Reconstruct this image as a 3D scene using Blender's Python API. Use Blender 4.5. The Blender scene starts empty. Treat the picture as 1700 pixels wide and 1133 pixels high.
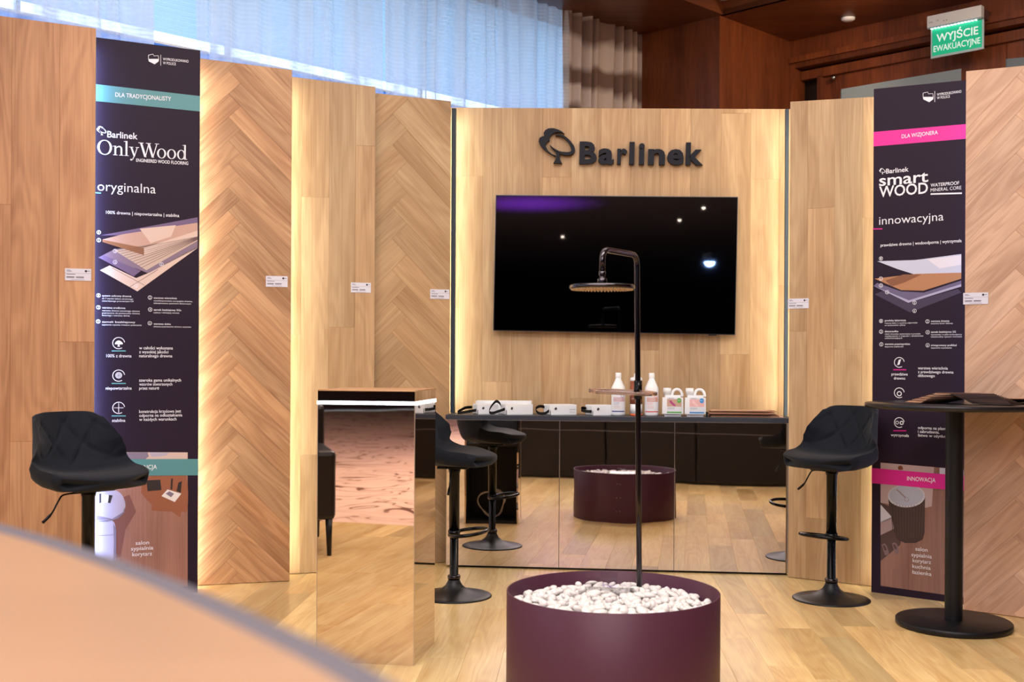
import bpy, bmesh, math, random
from mathutils import Vector, Matrix
from mathutils.geometry import tessellate_polygon
random.seed(7)
sc = bpy.context.scene
COL = sc.collection
PI = math.pi
# ------------------------------------------------------------------ camera
H, F, CX, CY, ROLL = 1.25, 1900.0, 850.0, 594.0, 0.005
cam_d = bpy.data.cameras.new('camera')
cam = bpy.data.objects.new('camera', cam_d)
COL.objects.link(cam)
cam_d.sensor_width = 36.0
cam_d.lens = F / 1700 * 36.0
cam_d.shift_y = (CY - 566.5) / 1700.0
cam_d.clip_start = 0.05
cam.matrix_world = Matrix.Translation((0, 0, H)) @ Matrix.Rotation(PI / 2, 4, 'X') @ Matrix.Rotation(ROLL, 4, 'Z')
cam_d.dof.use_dof = True
cam_d.dof.focus_distance = 5.9
cam_d.dof.aperture_fstop = 3.1
sc.camera = cam
# ------------------------------------------------------------------ world, exposure
w = bpy.data.worlds.new('world'); sc.world = w; w.use_nodes = True
w.node_tree.nodes['Background'].inputs[0].default_value = (0.74, 0.87, 1.0, 1)
w.node_tree.nodes['Background'].inputs[1].default_value = 2.9
sc.view_settings.view_transform = 'Standard'
sc.view_settings.look = 'None'
sc.view_settings.gamma = 1.0
sc.view_settings.use_curve_mapping = False
sc.view_settings.exposure = -0.02
sc.cycles.use_denoising = True
sc.cycles.max_bounces = 10
sc.cycles.transparent_max_bounces = 16
sc.cycles.sample_clamp_indirect = 6.0
sc.cycles.caustics_reflective = False
sc.cycles.caustics_refractive = False

def area(name, loc, target, sx, sy, power, col):
    d = bpy.data.lights.new(name, 'AREA'); d.shape = 'RECTANGLE'; d.size = sx; d.size_y = sy
    d.energy = power; d.color = col
    o = bpy.data.objects.new(name, d); COL.objects.link(o); o.location = loc
    o.rotation_euler = (Vector(target) - Vector(loc)).to_track_quat('-Z', 'Y').to_euler()
    return o
def spot(name, loc, target, power, col, ang, blend=0.6, rad=0.04):
    d = bpy.data.lights.new(name, 'SPOT'); d.energy = power; d.color = col
    d.spot_size = math.radians(ang); d.spot_blend = blend; d.shadow_soft_size = rad
    o = bpy.data.objects.new(name, d); COL.objects.link(o); o.location = loc
    o.rotation_euler = (Vector(target) - Vector(loc)).to_track_quat('-Z', 'Y').to_euler()
    return o
WARM = (1.0, 0.86, 0.72)
area('area_fill', (-0.2, 3.3, 3.87), (-0.2, 4.2, 0), 4.0, 1.6, 240, (1.0, 0.93, 0.90))  # unseen area light added overhead as general light for the booth
area('area_fill', (0.4, 5.2, 3.87), (0.4, 5.5, 0), 3.4, 1.2, 52, (1.0, 0.92, 0.86))  # second unseen overhead light, added nearer the feature wall
area('area_fill', (-1.0, -2.2, 3.87), (-1.0, -2.2, 0), 5, 3.6, 470, (1.0, 0.90, 0.84))  # unseen, added to brighten the carpet that the mirrors show
area('area_fill', (2.9, 6.3, 3.76), (3.2, 7.6, 2.6), 1.0, 0.3, 16, (1.0, 0.78, 0.6))  # unseen, added to lift the dark door wall
spot('warm_spot', (2.15, 6.35, 3.45), (1.45, 6.98, 2.45), 46, (1.0, 0.80, 0.56), 95)
spot('warm_spot', (2.6, 7.6, 3.7), (2.0, 8.6, 3.3), 40, (1.0, 0.72, 0.48), 110, 1.0)  # unseen spot added to brighten the wood column

# ------------------------------------------------------------------ photograph geometry
def ray(x, y):
    dx, dy = x - CX, y - CY
    u = dx * math.cos(ROLL) + dy * math.sin(ROLL)
    d = -dx * math.sin(ROLL) + dy * math.cos(ROLL)
    return Vector((u / F, 1.0, -d / F))
O = Vector((0, 0, H))
def at_z(x, y, z=0.0):
    r = ray(x, y); return O + r * ((z - H) / r.z)
def at_y(x, y, Y):
    return O + ray(x, y) * Y
def at_plane(x, y, p, n):
    r = ray(x, y); return O + r * ((p - O).dot(n) / r.dot(n))

# ------------------------------------------------------------------ materials
def lin(c):
    return tuple(((v / 255.0) / 12.92 if v / 255.0 <= 0.04045 else ((v / 255.0 + 0.055) / 1.055) ** 2.4) for v in c)
MATS = {}
def mat(name, col, rough=0.5, metal=0.0, emit=0.0, trans=0.0, coat=0.0, noise=0.0, nscale=30.0, bump=0.0, bscale=200.0, spec=0.5, sheen=0.0, alpha=1.0, ior=1.45):
    if name in MATS: return MATS[name]
    m = bpy.data.materials.new(name); m.use_nodes = True
    nt = m.node_tree; b = nt.nodes['Principled BSDF']
    c = lin(col) + (1,)
    b.inputs['Base Color'].default_value = c
    b.inputs['Roughness'].default_value = rough
    b.inputs['Metallic'].default_value = metal
    b.inputs['Specular IOR Level'].default_value = spec
    b.inputs['Coat Weight'].default_value = coat
    b.inputs['Transmission Weight'].default_value = trans
    b.inputs['Sheen Weight'].default_value = sheen
    b.inputs['Alpha'].default_value = alpha
    b.inputs['IOR'].default_value = ior
    if emit:
        b.inputs['Emission Color'].default_value = c
        b.inputs['Emission Strength'].default_value = emit
    tc = nt.nodes.new('ShaderNodeTexCoord')
    if noise:
        n = nt.nodes.new('ShaderNodeTexNoise'); n.inputs['Scale'].default_value = nscale; n.inputs['Detail'].default_value = 4
        nt.links.new(tc.outputs['Object'], n.inputs['Vector'])
        mx = nt.nodes.new('ShaderNodeMix'); mx.data_type = 'RGBA'
        mx.inputs['A'].default_value = tuple(v * (1 - noise) for v in c[:3]) + (1,)
        mx.inputs['B'].default_value = tuple(min(1, v * (1 + noise)) for v in c[:3]) + (1,)
        nt.links.new(n.outputs['Fac'], mx.inputs['Factor']); nt.links.new(mx.outputs['Result'], b.inputs['Base Color'])
    if bump:
        n = nt.nodes.new('ShaderNodeTexNoise'); n.inputs['Scale'].default_value = bscale; n.inputs['Detail'].default_value = 3
        nt.links.new(tc.outputs['Object'], n.inputs['Vector'])
        bp = nt.nodes.new('ShaderNodeBump'); bp.inputs['Strength'].default_value = bump; bp.inputs['Distance'].default_value = 0.01
        nt.links.new(n.outputs['Fac'], bp.inputs['Height']); nt.links.new(bp.outputs['Normal'], b.inputs['Normal'])
    MATS[name] = m
    return m

def wood(name, light, dark, rough=0.45, contrast=1.0, fine=140.0, ring=1.0, bumpd=0.0006, axis='X', spec=0.4):
    """grain along local X of each piece; obj.color tints the piece, Object Info Random shifts its grain"""
    if name in MATS: return MATS[name]
    m = bpy.data.materials.new(name); m.use_nodes = True
    nt = m.node_tree; N = nt.nodes; L = nt.links; b = N['Principled BSDF']
    b.inputs['Roughness'].default_value = rough; b.inputs['Specular IOR Level'].default_value = spec
    tc = N.new('ShaderNodeTexCoord'); oi = N.new('ShaderNodeObjectInfo')
    mul = N.new('ShaderNodeMath'); mul.operation = 'MULTIPLY'; mul.inputs[1].default_value = 83.0
    L.new(oi.outputs['Random'], mul.inputs[0])
    off = N.new('ShaderNodeCombineXYZ'); L.new(mul.outputs[0], off.inputs[0]); L.new(mul.outputs[0], off.inputs[1]); L.new(mul.outputs[0], off.inputs[2])
    add = N.new('ShaderNodeVectorMath'); add.operation = 'ADD'
    L.new(tc.outputs['Object'], add.inputs[0]); L.new(off.outputs[0], add.inputs[1])
    def mapped(s):
        mp = N.new('ShaderNodeVectorMath'); mp.operation = 'MULTIPLY'; L.new(add.outputs[0], mp.inputs[0])
        if axis == 'Z': s = (s[1], s[2], s[0])
        mp.inputs[1].default_value = s; return mp.outputs[0]
    def noise(vec, scale, det=3, dist=0.0):
        n = N.new('ShaderNodeTexNoise'); n.inputs['Scale'].default_value = scale; n.inputs['Detail'].default_value = det
        n.inputs['Distortion'].default_value = dist; L.new(vec, n.inputs['Vector']); return n.outputs['Fac']
    n1 = noise(mapped((0.55, 4.5, 4.5)), 1.6, 3, 0.6)
    # rings: contour lines of a stretched noise -> cathedral figures
    n2 = noise(mapped((0.9, 6.0, 6.0)), 1.0, 2, 0.25)
    rm = N.new('ShaderNodeMath'); rm.operation = 'MULTIPLY'; rm.inputs[1].default_value = 60.0; L.new(n2, rm.inputs[0])
    sn = N.new('ShaderNodeMath'); sn.operation = 'SINE'; L.new(rm.outputs[0], sn.inputs[0])
    s2 = N.new('ShaderNodeMath'); s2.operation = 'MULTIPLY_ADD'; s2.inputs[1].default_value = 0.10 * ring; s2.inputs[2].default_value = 0.0; L.new(sn.outputs[0], s2.inputs[0])
    n3 = noise(mapped((3.0, fine, fine)), 1.0, 3)
    a1 = N.new('ShaderNodeMath'); a1.operation = 'ADD'; L.new(n1, a1.inputs[0]); L.new(s2.outputs[0], a1.inputs[1])
    a2 = N.new('ShaderNodeMath'); a2.operation = 'MULTIPLY_ADD'; a2.inputs[1].default_value = 0.60; L.new(n3, a2.inputs[0]); L.new(a1.outputs[0], a2.inputs[2])
    a3 = N.new('ShaderNodeMath'); a3.operation = 'MULTIPLY_ADD'; a3.inputs[1].default_value = 1.5 * contrast; a3.inputs[2].default_value = 0.5 - 0.80 * 1.5 * contrast
    L.new(a2.outputs[0], a3.inputs[0]); a3.use_clamp = True
    mx = N.new('ShaderNodeMix'); mx.data_type = 'RGBA'
    mx.inputs['A'].default_value = lin(light) + (1,); mx.inputs['B'].default_value = lin(dark) + (1,)
    L.new(a3.outputs[0], mx.inputs['Factor'])
    tint = N.new('ShaderNodeMix'); tint.data_type = 'RGBA'; tint.blend_type = 'MULTIPLY'; tint.inputs['Factor'].default_value = 1
    L.new(mx.outputs['Result'], tint.inputs['A']); L.new(oi.outputs['Color'], tint.inputs['B'])
    L.new(tint.outputs['Result'], b.inputs['Base Color'])
    bp = N.new('ShaderNodeBump'); bp.inputs['Strength'].default_value = 0.35; bp.inputs['Distance'].default_value = bumpd
    L.new(n3, bp.inputs['Height']); L.new(bp.outputs['Normal'], b.inputs['Normal'])
    MATS[name] = m
    return m

OAK = wood('oak_natural', (202, 160, 118), (152, 107, 71), 0.5)
OAKW = wood('oak_warm', (204, 156, 114), (158, 110, 76), 0.5)
OAKL = wood('oak_light', (204, 172, 132), (160, 124, 86), 0.5, ring=0.6)
OAKP = wood('oak_pinkish', (222, 184, 156), (184, 144, 118), 0.5, ring=1.2)
FLOORM = wood('floor_oak', (242, 212, 150), (206, 163, 102), 0.28, ring=0.9, spec=0.45)
WALNUT = wood('walnut_veneer', (128, 66, 34), (74, 34, 17), 0.38, ring=0.7, axis='Z')
WALNUTH = wood('walnut_veneer_ceiling', (128, 70, 38), (76, 36, 19), 0.35, ring=0.6)
TABLEW = wood('table_oak_laminate', (176, 138, 104), (163, 126, 93), 0.35, ring=0.4)
BLACK = mat('black_powder_coat', (22, 22, 25), 0.42, 0.3, bump=0.05, bscale=900)
BLACKG = mat('black_satin_metal', (16, 16, 18), 0.22, 0.6)
CHROMEB = mat('dark_chrome', (72, 68, 72), 0.16, 1.0)
STEEL = mat('brushed_steel_edge', (190, 190, 195), 0.25, 1.0)
WHITE = mat('white_paint', (225, 224, 222), 0.5)
WHITEP = mat('white_plastic', (236, 238, 242), 0.32)
GREY = mat('grey_board', (92, 96, 98), 0.6)
VELVET = mat('black_velvet', (12, 17, 27), 0.75, sheen=0.08, spec=0.25, noise=0.25, nscale=40)
LEATHER = mat('black_leather', (20, 17, 20), 0.35, bump=0.15, bscale=350, noise=0.1)
PLUM = mat('plum_metal', (80, 42, 60), 0.45, 0.1, spec=0.5)
PEBBLE = mat('white_marble_pebble', (224, 219, 216), 0.5, noise=0.04, nscale=25)
NAVY = mat('plum_print', (40, 28, 44), 0.5, spec=0.18)
DARKPOST = mat('slate_blue_post', (38, 52, 66), 0.5)

def mirror_mat(name, col, wav=0.25, scale=2.2, rough=0.015):
    m = bpy.data.materials.new(name); m.use_nodes = True; nt = m.node_tree; b = nt.nodes['Principled BSDF']
    b.inputs['Base Color'].default_value = lin(col) + (1,); b.inputs['Metallic'].default_value = 1; b.inputs['Roughness'].default_value = rough
    tc = nt.nodes.new('ShaderNodeTexCoord'); n = nt.nodes.new('ShaderNodeTexNoise'); n.inputs['Scale'].default_value = scale
    n.inputs['Detail'].default_value = 1.2
    nt.links.new(tc.outputs['Object'], n.inputs['Vector'])
    bp = nt.nodes.new('ShaderNodeBump'); bp.inputs['Strength'].default_value = wav; bp.inputs['Distance'].default_value = 0.01
    nt.links.new(n.outputs['Fac'], bp.inputs['Height']); nt.links.new(bp.outputs['Normal'], b.inputs['Normal'])
    return m
MIRROR = mirror_mat('mirror_acrylic', (222, 214, 212), 0.05, 3.0)
MIRRORP = mirror_mat('podium_mirror', (228, 214, 204), 0.04, 3.0)

# ------------------------------------------------------------------ object helpers
def link(name, me, m=None, parent=None, smooth=False):
    o = bpy.data.objects.new(name, me); COL.objects.link(o)
    if m is not None:
        for mm in (m if isinstance(m, (list, tuple)) else [m]):
            if not isinstance(me, bpy.types.Mesh) or len(me.materials) < (len(m) if isinstance(m, (list, tuple)) else 1): me.materials.append(mm)
    if smooth:
        for p in me.polygons: p.use_smooth = True
    if parent is not None: o.parent = parent
    return o
def obj(name, bm, m, parent=None, smooth=False, autos=None):
    me = bpy.data.meshes.new(name)
    if smooth:
        for f in bm.faces: f.smooth = True
        a = math.radians(autos or 35)
        for e in bm.edges:
            if len(e.link_faces) == 2 and e.calc_face_angle(0) > a: e.smooth = False
    bm.to_mesh(me); bm.free()
    return link(name, me, m, parent)
def thing(name, label, cat, loc=(0, 0, 0), rz=0.0, group=None):
    o = bpy.data.objects.new(name, None); COL.objects.link(o); o.empty_display_size = 0.1
    o.location = loc; o.rotation_euler = (0, 0, rz)
    return tag(o, label, cat, group)
def tag(o, label, cat, group=None):
    o['label'] = label; o['category'] = cat
    if group: o['group'] = group
    return o
def struct(o):
    o['kind'] = 'structure'; return o
def stuff(o):
    o['kind'] = 'stuff'; return o
def box(bm, x0, x1, y0, y1, z0, z1, bev=0.0, mi=0):
    vs = [bm.verts.new((x, y, z)) for x in (x0, x1) for y in (y0, y1) for z in (z0, z1)]
    fs = [bm.faces.new([vs[i] for i in q]) for q in ((0, 1, 3, 2), (4, 6, 7, 5), (0, 4, 5, 1), (2, 3, 7, 6), (0, 2, 6, 4), (1, 5, 7, 3))]
    for f in fs: f.material_index = mi
    if bev:
        es = list({e for f in fs for e in f.edges})
        r = bmesh.ops.bevel(bm, geom=es, offset=bev, segments=2, affect='EDGES', profile=0.5)
        for f in r['faces']: f.material_index = mi
    return bm
def boxo(name, dims, m, parent=None, bev=0.0):
    bm = bmesh.new(); box(bm, *dims, bev=bev); return obj(name, bm, m, parent)
def lathe(bm, prof, seg=40, c=(0, 0), mi=0, cap0=True, cap1=True):
    rings = []
    for r, z in prof:
        rings.append([bm.verts.new((c[0] + r * math.cos(2 * PI * k / seg), c[1] + r * math.sin(2 * PI * k / seg), z)) for k in range(seg)])
    for a, b_ in zip(rings, rings[1:]):
        for k in range(seg):
            f = bm.faces.new((a[k], a[(k + 1) % seg], b_[(k + 1) % seg], b_[k])); f.material_index = mi
    if cap0 and prof[0][0] > 1e-5:
        f = bm.faces.new(rings[0][::-1]); f.material_index = mi
    if cap1 and prof[-1][0] > 1e-5:
        f = bm.faces.new(rings[-1]); f.material_index = mi
    return bm
def tube(bm, pts, r, seg=12, closed=False, mi=0, flat=None):
    pts = [Vector(p) for p in pts]; n = len(pts); rings = []
    prev = None
    for i, p in enumerate(pts):
        if closed: t = (pts[(i + 1) % n] - pts[i - 1]).normalized()
        else: t = ((pts[min(i + 1, n - 1)] - pts[max(i - 1, 0)])).normalized()
        if prev is None:
            up = Vector((0, 0, 1)) if abs(t.z) < 0.9 else Vector((1, 0, 0))
            a = t.cross(up).normalized()
        else:
            a = (prev - t * prev.dot(t)).normalized()
        prev = a; b_ = t.cross(a)
        rr = r[i] if isinstance(r, (list, tuple)) else r
        ra, rb = (rr, rr) if flat is None else flat
        rings.append([bm.verts.new(p + a * math.cos(2 * PI * k / seg) * ra + b_ * math.sin(2 * PI * k / seg) * rb) for k in range(seg)])
    m_ = n if closed else n - 1
    for i in range(m_):
        A, B = rings[i], rings[(i + 1) % n]
        for k in range(seg):
            f = bm.faces.new((A[k], A[(k + 1) % seg], B[(k + 1) % seg], B[k])); f.material_index = mi
    if not closed:
        bm.faces.new(rings[0][::-1]).material_index = mi; bm.faces.new(rings[-1]).material_index = mi
    return bm
def arc(c, r, a0, a1, n, plane='xy', z=0):
    out = []
    for i in range(n + 1):
        a = a0 + (a1 - a0) * i / n
        out.append((c[0] + r * math.cos(a), c[1] + r * math.sin(a), z))
    return out
def prism(bm, poly, d0, d1, fn, mi=0):
    """2-D polygon (list of (u,v)) between depths d0 and d1; fn(u,v,d) -> 3-D. tessellated caps"""
    n = len(poly)
    tr = tessellate_polygon([[Vector((p[0], p[1], 0)) for p in poly]])
    a = [bm.verts.new(fn(p[0], p[1], d0)) for p in poly]
    for t in tr:
        try: bm.faces.new([a[i] for i in t]).material_index = mi
        except ValueError: pass
    if d1 is not None:
        b_ = [bm.verts.new(fn(p[0], p[1], d1)) for p in poly]
        for t in tr:
            try: bm.faces.new([b_[i] for i in t]).material_index = mi
            except ValueError: pass
        for i in range(n):
            bm.faces.new((a[i], a[(i + 1) % n], b_[(i + 1) % n], b_[i])).material_index = mi
def stroke_poly(pts):
    """centre line with half widths -> outline polygon"""
    L, R = [], []
    for i, (x, y, hw) in enumerate(pts):
        x0, y0, _ = pts[max(i - 1, 0)]; x1, y1, _ = pts[min(i + 1, len(pts) - 1)]
        l = math.hypot(x1 - x0, y1 - y0) or 1; nx, ny = -(y1 - y0) / l, (x1 - x0) / l
        L.append((x + nx * hw, y + ny * hw)); R.append((x - nx * hw, y - ny * hw))
    return L + R[::-1]
def smooth_pts(pts, k=4):
    """Catmull-Rom through tuples of any length"""
    out = []
    n = len(pts)
    for i in range(n - 1):
        p0, p1, p2, p3 = pts[max(i - 1, 0)], pts[i], pts[i + 1], pts[min(i + 2, n - 1)]
        for j in range(k):
            t = j / k
            out.append(tuple(0.5 * (2 * b + (c - a) * t + (2 * a - 5 * b + 4 * c - d) * t * t + (3 * b - a - 3 * c + d) * t ** 3) for a, b, c, d in zip(p0, p1, p2, p3)))
    out.append(tuple(pts[-1])); return out
_tc = {}
def glyphs(s, off=0.0, spacing=1.0):
    """unit text mesh: (verts2d, faces, width) with cap height 1, baseline 0"""
    key = (s, off, spacing)
    if key in _tc: return _tc[key]
    if 'ż' in s:
        b = s.replace('ż', 'z'); vs, fs, wd = glyphs(b, off, spacing); vs, fs = list(vs), list(fs)
        for i, ch in enumerate(s):
            if ch == 'ż':
                r_ = glyphs(b[:i + 1], off, spacing)[2]; x = r_ - 0.27; n = len(vs)
                vs += [(x - .07, .87), (x + .07, .87), (x + .07, 1.02), (x - .07, 1.02)]; fs.append((n, n + 1, n + 2, n + 3))
        _tc[key] = (vs, fs, wd); return _tc[key]
    cu = bpy.data.curves.new('t', 'FONT'); cu.body = s; cu.size = 1.0; cu.offset = off * 0.45; cu.space_character = spacing
    cu.resolution_u = 3
    o = bpy.data.objects.new('t', cu); COL.objects.link(o)
    dg = bpy.context.evaluated_depsgraph_get()
    me = bpy.data.meshes.new_from_object(o.evaluated_get(dg))
    vs = [(v.co.x, v.co.y) for v in me.vertices]; fs = [tuple(p.vertices) for p in me.polygons]
    bpy.data.objects.remove(o); bpy.data.curves.remove(cu); bpy.data.meshes.remove(me)
    cap = 0.729
    x0 = min(v[0] for v in vs); x1 = max(v[0] for v in vs)
    vs = [((v[0] - x0) / cap, v[1] / cap) for v in vs]
    r = (vs, fs, (x1 - x0) / cap); _tc[key] = r
    return r
def put_text(bm, s, u0, u1, v0, cap, fn, d, off=0.012, mi=0, slope=0.0, spacing=1.0):
    vs, fs, wd = glyphs(s, off, spacing)
    k = (u1 - u0) / wd
    vv = [bm.verts.new(fn(u0 + x * k, v0 + y * cap + slope * x * k, d)) for x, y in vs]
    for f in fs:
        try: bm.faces.new([vv[i] for i in f]).material_index = mi
        except ValueError: pass
def clip(poly, half):
    """Sutherland-Hodgman against half planes (a,b,c): a*u+b*v<=c"""
    for a, b, c in half:
        out = []
        for i in range(len(poly)):
            p, q = poly[i], poly[(i + 1) % len(poly)]
            dp, dq = a * p[0] + b * p[1] - c, a * q[0] + b * q[1] - c
            if dp <= 0: out.append(p)
            if (dp < 0 < dq) or (dq < 0 < dp):
                t = dp / (dp - dq); out.append((p[0] + (q[0] - p[0]) * t, p[1] + (q[1] - p[1]) * t))
        poly = out
        if len(poly) < 3: return []
    return poly
def parea(p):
    return 0.5 * sum(p[i][0] * p[(i + 1) % len(p)][1] - p[(i + 1) % len(p)][0] * p[i][1] for i in range(len(p)))
def piece(name, poly, ang, m, parent, thick=0.012, ch=0.0009, gap=0.00015, tint=(1, 1, 1), horizontal=False, z0=0.0):
    """a plank: convex polygon in the (u,v) plane of its panel, grain at angle ang. face towards the viewer (or up)"""
    if parea(poly) < 0: poly = poly[::-1]
    n = len(poly)
    hp = []
    for i in range(n):
        p, q = poly[i], poly[(i + 1) % n]; l = math.hypot(q[0] - p[0], q[1] - p[1])
        if l < 1e-5: continue
        hp.append(((q[1] - p[1]) / l, -(q[0] - p[0]) / l, ((q[1] - p[1]) * p[0] - (q[0] - p[0]) * p[1]) / l))
    base = clip(poly, [(a, b, c - gap) for a, b, c in hp])
    if len(base) < 3 or parea(base) < 1e-4: return None
    cu = sum(p[0] for p in base) / len(base); cv = sum(p[1] for p in base) / len(base)
    ca, sa = math.cos(ang), math.sin(ang)
    def loc(p, z): du, dv = p[0] - cu, p[1] - cv; return (du * ca + dv * sa, -du * sa + dv * ca, z)
    bm = bmesh.new(); nb = len(base)
    # inset each vertex toward the neighbours' bisector
    ins = []
    for i in range(nb):
        a, b, c = Vector(base[i - 1]), Vector(base[i]), Vector(base[(i + 1) % nb])
        e1, e2 = (b - a), (c - b)
        if e1.length < 1e-6 or e2.length < 1e-6: ins.append(tuple(b)); continue
        e1.normalize(); e2.normalize(); n1, n2 = Vector((-e1.y, e1.x)), Vector((-e2.y, e2.x)); bs = n1 + n2
        if bs.length < 1e-6: ins.append(tuple(b)); continue
        bs.normalize(); ins.append(tuple(b + bs * min(ch / max(0.3, bs.dot(n1)), ch * 3)))
    r0 = [bm.verts.new(loc(p, 0)) for p in base]; r1 = [bm.verts.new(loc(p, thick - ch)) for p in base]; r2 = [bm.verts.new(loc(p, thick)) for p in ins]
    for A, B in ((r0, r1), (r1, r2)):
        for i in range(nb): bm.faces.new((A[i], A[(i + 1) % nb], B[(i + 1) % nb], B[i]))
    bm.faces.new(r2); bm.faces.new(r0[::-1])
    o = obj(name, bm, m, parent)
    if horizontal:
        o.matrix_local = Matrix.Translation((cu, cv, z0)) @ Matrix.Rotation(ang, 4, 'Z')
    else:
        M = Matrix(((ca, -sa, 0, cu), (0, 0, -1, -z0), (sa, ca, 0, cv), (0, 0, 0, 1)))
        o.matrix_local = M
    o.color = (tint[0], tint[1], tint[2], 1)
    return o
def rt(lo=0.86, hi=1.08, hue=0.03):
    k = random.uniform(lo, hi); h = random.uniform(-hue, hue)
    return (k * (1 + h), k, k * (1 - h * 1.4))

# ------------------------------------------------------------------ room shell
# the room stands at 45 degrees: window wall  X - Y = -8.45, door wall  X + Y = 11.41
S2 = math.sqrt(2.0)
def AB(a, b):  # a = X+Y, b = X-Y
    return Vector(((a + b) / 2, (a - b) / 2))
def slab(name, A, B, z0, z1, th, m, parent=None, bev=0.0):
    """upright board from A to B (floor points), thickness th to the right of A->B"""
    A, B = Vector(A[:2]), Vector(B[:2]); L = (B - A).length
    bm = bmesh.new(); box(bm, 0, L, -th, 0, 0, z1 - z0, bev)
    o = obj(name, bm, m, parent)
    o.location = (A.x, A.y, z0); o.rotation_euler = (0, 0, math.atan2(B.y - A.y, B.x - A.x))
    return o
def hpoly(name, pts, z, th, m, parent=None):
    bm = bmesh.new(); prism(bm, [tuple(p) for p in pts], z, z + th, lambda u, v, d: (u, v, d)); bmesh.ops.recalc_face_normals(bm, faces=bm.faces)
    return obj(name, bm, m, parent)
def carpet_mat():
    m = bpy.data.materials.new('marbled_carpet'); m.use_nodes = True; nt = m.node_tree; b = nt.nodes['Principled BSDF']; L = nt.links
    b.inputs['Roughness'].default_value = 0.95; b.inputs['Specular IOR Level'].default_value = 0.1
    tc = nt.nodes.new('ShaderNodeTexCoord')
    n = nt.nodes.new('ShaderNodeTexNoise'); n.inputs['Scale'].default_value = 0.75; n.inputs['Detail'].default_value = 2.0; n.inputs['Distortion'].default_value = 1.4
    L.new(tc.outputs['Object'], n.inputs['Vector'])
    mu = nt.nodes.new('ShaderNodeMath'); mu.operation = 'MULTIPLY'; mu.inputs[1].default_value = 58; L.new(n.outputs['Fac'], mu.inputs[0])
    si = nt.nodes.new('ShaderNodeMath'); si.operation = 'SINE'; L.new(mu.outputs[0], si.inputs[0])
    n2 = nt.nodes.new('ShaderNodeTexNoise'); n2.inputs['Scale'].default_value = 1.1; L.new(tc.outputs['Object'], n2.inputs['Vector'])
    th = nt.nodes.new('ShaderNodeMath'); th.operation = 'ADD'; L.new(si.outputs[0], th.inputs[0]); L.new(n2.outputs['Fac'], th.inputs[1])
    cr = nt.nodes.new('ShaderNodeValToRGB'); sc_ = nt.nodes.new('ShaderNodeMath'); sc_.operation = 'MULTIPLY'; sc_.inputs[1].default_value = 0.62; L.new(th.outputs[0], sc_.inputs[0]); L.new(sc_.outputs[0], cr.inputs[0])
    e = cr.color_ramp.elements
    e[0].position = 0.0; e[0].color = lin((222, 186, 160)) + (1,)
    e[1].position = 0.86; e[1].color = lin((214, 176, 150)) + (1,)
    for p, c in ((0.89, (160, 120, 98)), (0.94, (112, 76, 60))):
        q = e.new(p); q.color = lin(c) + (1,)
    L.new(cr.outputs[0], b.inputs['Base Color'])
    return m
floor = struct(hpoly('floor', [AB(-26, -8.6), AB(11.6, -8.6), AB(11.6, 26), AB(-26, 26)], -0.05, 0.04, carpet_mat()))
PLD = math.atan2(1.0, 0.058)  # direction of the floor planks
W_ = 0.155
random.seed(21)
ca, sa = math.cos(PLD), math.sin(PLD)
def row_uv(s, t): return (s * ca + t * sa, s * sa - t * ca)  # s along, t across (to the right)
for r in range(-20, 22):
    t0 = r * W_
    s = 0.98 + random.uniform(-0.05, 0) - (0.35 if r % 2 else 0) + 0.35
    s = 0.98
    first = True
    while s < 7.55:
        L_ = random.choice((0.62, 0.9, 1.2, 1.5, 1.8)) * random.uniform(0.9, 1.15)
        if first: L_ *= random.uniform(0.4, 1.0); first = False
        e_ = min(s + L_, 7.6)
        if 7.6 - e_ < 0.3: e_ = 7.6
        poly = [row_uv(s, t0), row_uv(e_, t0), row_uv(e_, t0 + W_), row_uv(s, t0 + W_)]
        k = random.random()
        tn = rt(0.9, 1.1, 0.03) if k < 0.78 else (rt(0.72, 0.84, 0.04) if k < 0.9 else rt(1.14, 1.22, 0.0))
        piece('floor_plank', poly, PLD, FLOORM, floor, thick=0.012, ch=0.0007, gap=0.0002, tint=tn, horizontal=True, z0=-0.012)
        s = e_
HS, HC = 3.8, 3.9
# walls (structure)
def brown(o, k=1.0): o.color = (k, k, k, 1); return o
wl = struct(slab('wall_left', AB(-26, -8.75), AB(11.6, -8.75), 0, 2.45, 0.2, mat('wall_paint_grey', (150, 145, 140), 0.7)))
wt = struct(slab('wall_left_top', AB(-26, -8.75), AB(11.6, -8.75), 4.02, 4.3, 0.2, MATS['wall_paint_grey'])); wt.name = 'trim_1'
struct(slab('wall_back', AB(-26, 26), AB(-26, -8.75), 0, 4.3, 0.15, mat('wall_dark_brown', (58, 40, 36), 0.6)))
struct(slab('wall_side', AB(11.6, 26), AB(-26, 26), 0, 4.3, 0.15, MATS['wall_dark_brown']))
# door wall: the recessed door bay, its frames and header band (X+Y = 11.41)
DW = 11.41
wr = struct(slab('wall_right', AB(DW + 0.50, -8.6), AB(DW + 0.50, 26), 0, 4.3, 0.12, mat('wall_right_body', (60, 34, 22), 0.5)))
def on_dw(x):  # point of the door wall seen at photograph column x
    r = ray(x, 100); t = DW / (r.x + r.y); return Vector((r.x * t, t))
def dwslab(name, x0, x1, z0, z1, off, th, m, k=1.0, parent=None):
    n = Vector((1, 1)) / S2
    A = on_dw(x0) - n * off; B = (on_dw(x1) if x1 < 2400 else AB(DW, 26)) - n * off
    o = slab(name, B, A, z0, z1, th, m, parent); o.color = (k, k, k * 0.97, 1)
    return o
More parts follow.
